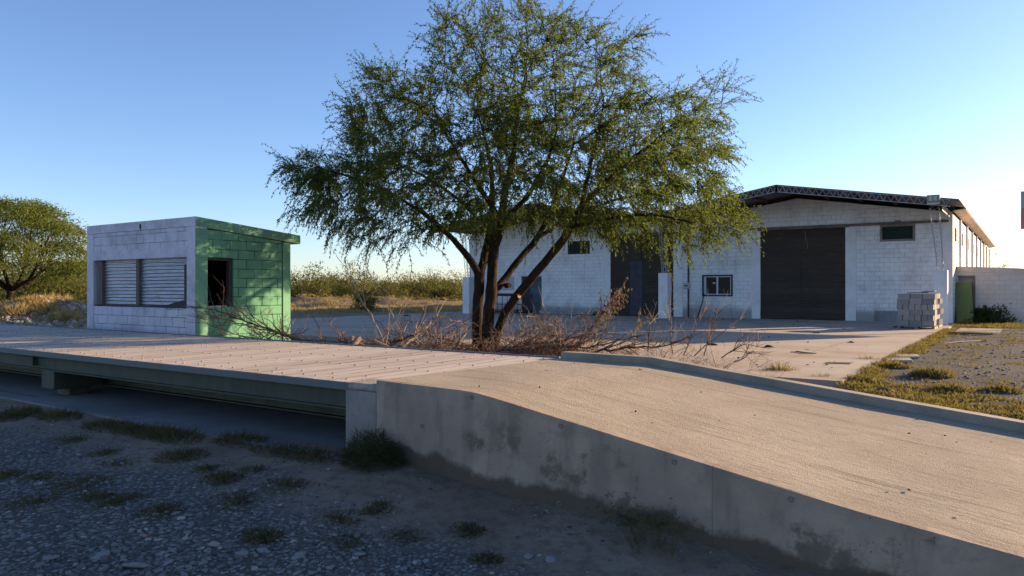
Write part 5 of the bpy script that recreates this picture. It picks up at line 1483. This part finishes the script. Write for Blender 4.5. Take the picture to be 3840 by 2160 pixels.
b = MB(); q = at_z(3640, 1250, .03); b.obox(q, (.55,-.1,0), (.05,.08,0), (0,0,.025)); tag(b.build('plank', WOOD_DK), 'dark short plank lying on the grass in front of the stack', 'plank')
# iron rod leaning on the wall, frame, lattice beams and block by the left door
b = MB(); b.tube([(-13.55, WY-.5, 0), (-13.4, WY-.2, .75), (-13.38, WY-.06, 1.2)], .03, 6); tag(b.build('iron_rod', m_plain('black_iron', (.02,.018,.018), bump=0)), 'short black iron rod leaning on the wall under the navy window', 'rod')
e = thing('metal_frame', (-24.2, 35.5, 0), 'dark purple painted metal grid frame standing before the small side door', 'frame')
PURP = m_plain('dark_purple_paint', (.022,.017,.03), rough=.5, var=.2, bump=0)
b = MB(); fx0, fx1 = -25.6, -22.9
b.box(fx0, fx1, 35.4, 35.48, 1.0, 1.16); b.box(fx0, fx1, 35.4, 35.48, .05, .14); b.box(fx0, fx0+.08, 35.4, 35.48, 0, .999); b.box(fx1-.08, fx1, 35.4, 35.48, 0, .999); b.box(fx0+.08, fx1-.08, 35.42, 35.46, .52, .57)
b.build('outer_frame', PURP, e)
b = MB()
for xx in np.linspace(fx0+.3, fx1-.3, 7): b.box(xx-.015, xx+.015, 35.43, 35.45, .1405, .9995)
b.build('bars', PURP, e)
b = MB(); b.box(fx0, fx1, 35.0, 35.39, .18, .24); b.build('lower_shelf', PURP, e)
o = proto_block.copy(); COL.objects.link(o); o.location = (-23.75, 34.7, .2); o.rotation_euler = (0, math.pi/2, math.pi/2); tag(o, 'single grey block standing on end by the purple metal frame', 'block')
for k, (yy, zz) in enumerate([(36.0,.06),(35.7,.06),(35.85,.24)]):
    b = MB(); A, B_ = Vector((-22.6, yy, zz+.14)), Vector((-19.3 + .1*k, yy, zz+.14)); lattice(b, A, B_, (0,0,1), 16, .014, .008, .13); lattice(b, A + Vector((0,.13,0)), B_ + Vector((0,.13,0)), (0,0,1), 16, .014, .008, .13)
    tag(b.build('lattice_beam', GT), ['galvanised lattice beam lying on the ground nearest the wall','galvanised lattice beam lying in front of the others','galvanised lattice beam lying on top of two others'][k], 'beam', 'lattice beams stacked by the wall')
VV = np.concatenate([stone_verts((-19.0 + rnd.gauss(0,.25), 36.0 + rnd.gauss(0,.1), .05), rnd.uniform(.1,.22), .7, ICO2_V) for _ in range(6)]); FF = np.concatenate([ICO2_F + k*len(ICO2_V) for k in range(6)])
tag(np_mesh('tarpaulin_heap', VV, FF, m_plain('black_plastic', (.015,.015,.017), rough=.45, bump=0), origin=(-19, 36, 0), smooth=True), 'crumpled dark heap at the right end of the lattice beams', 'heap')
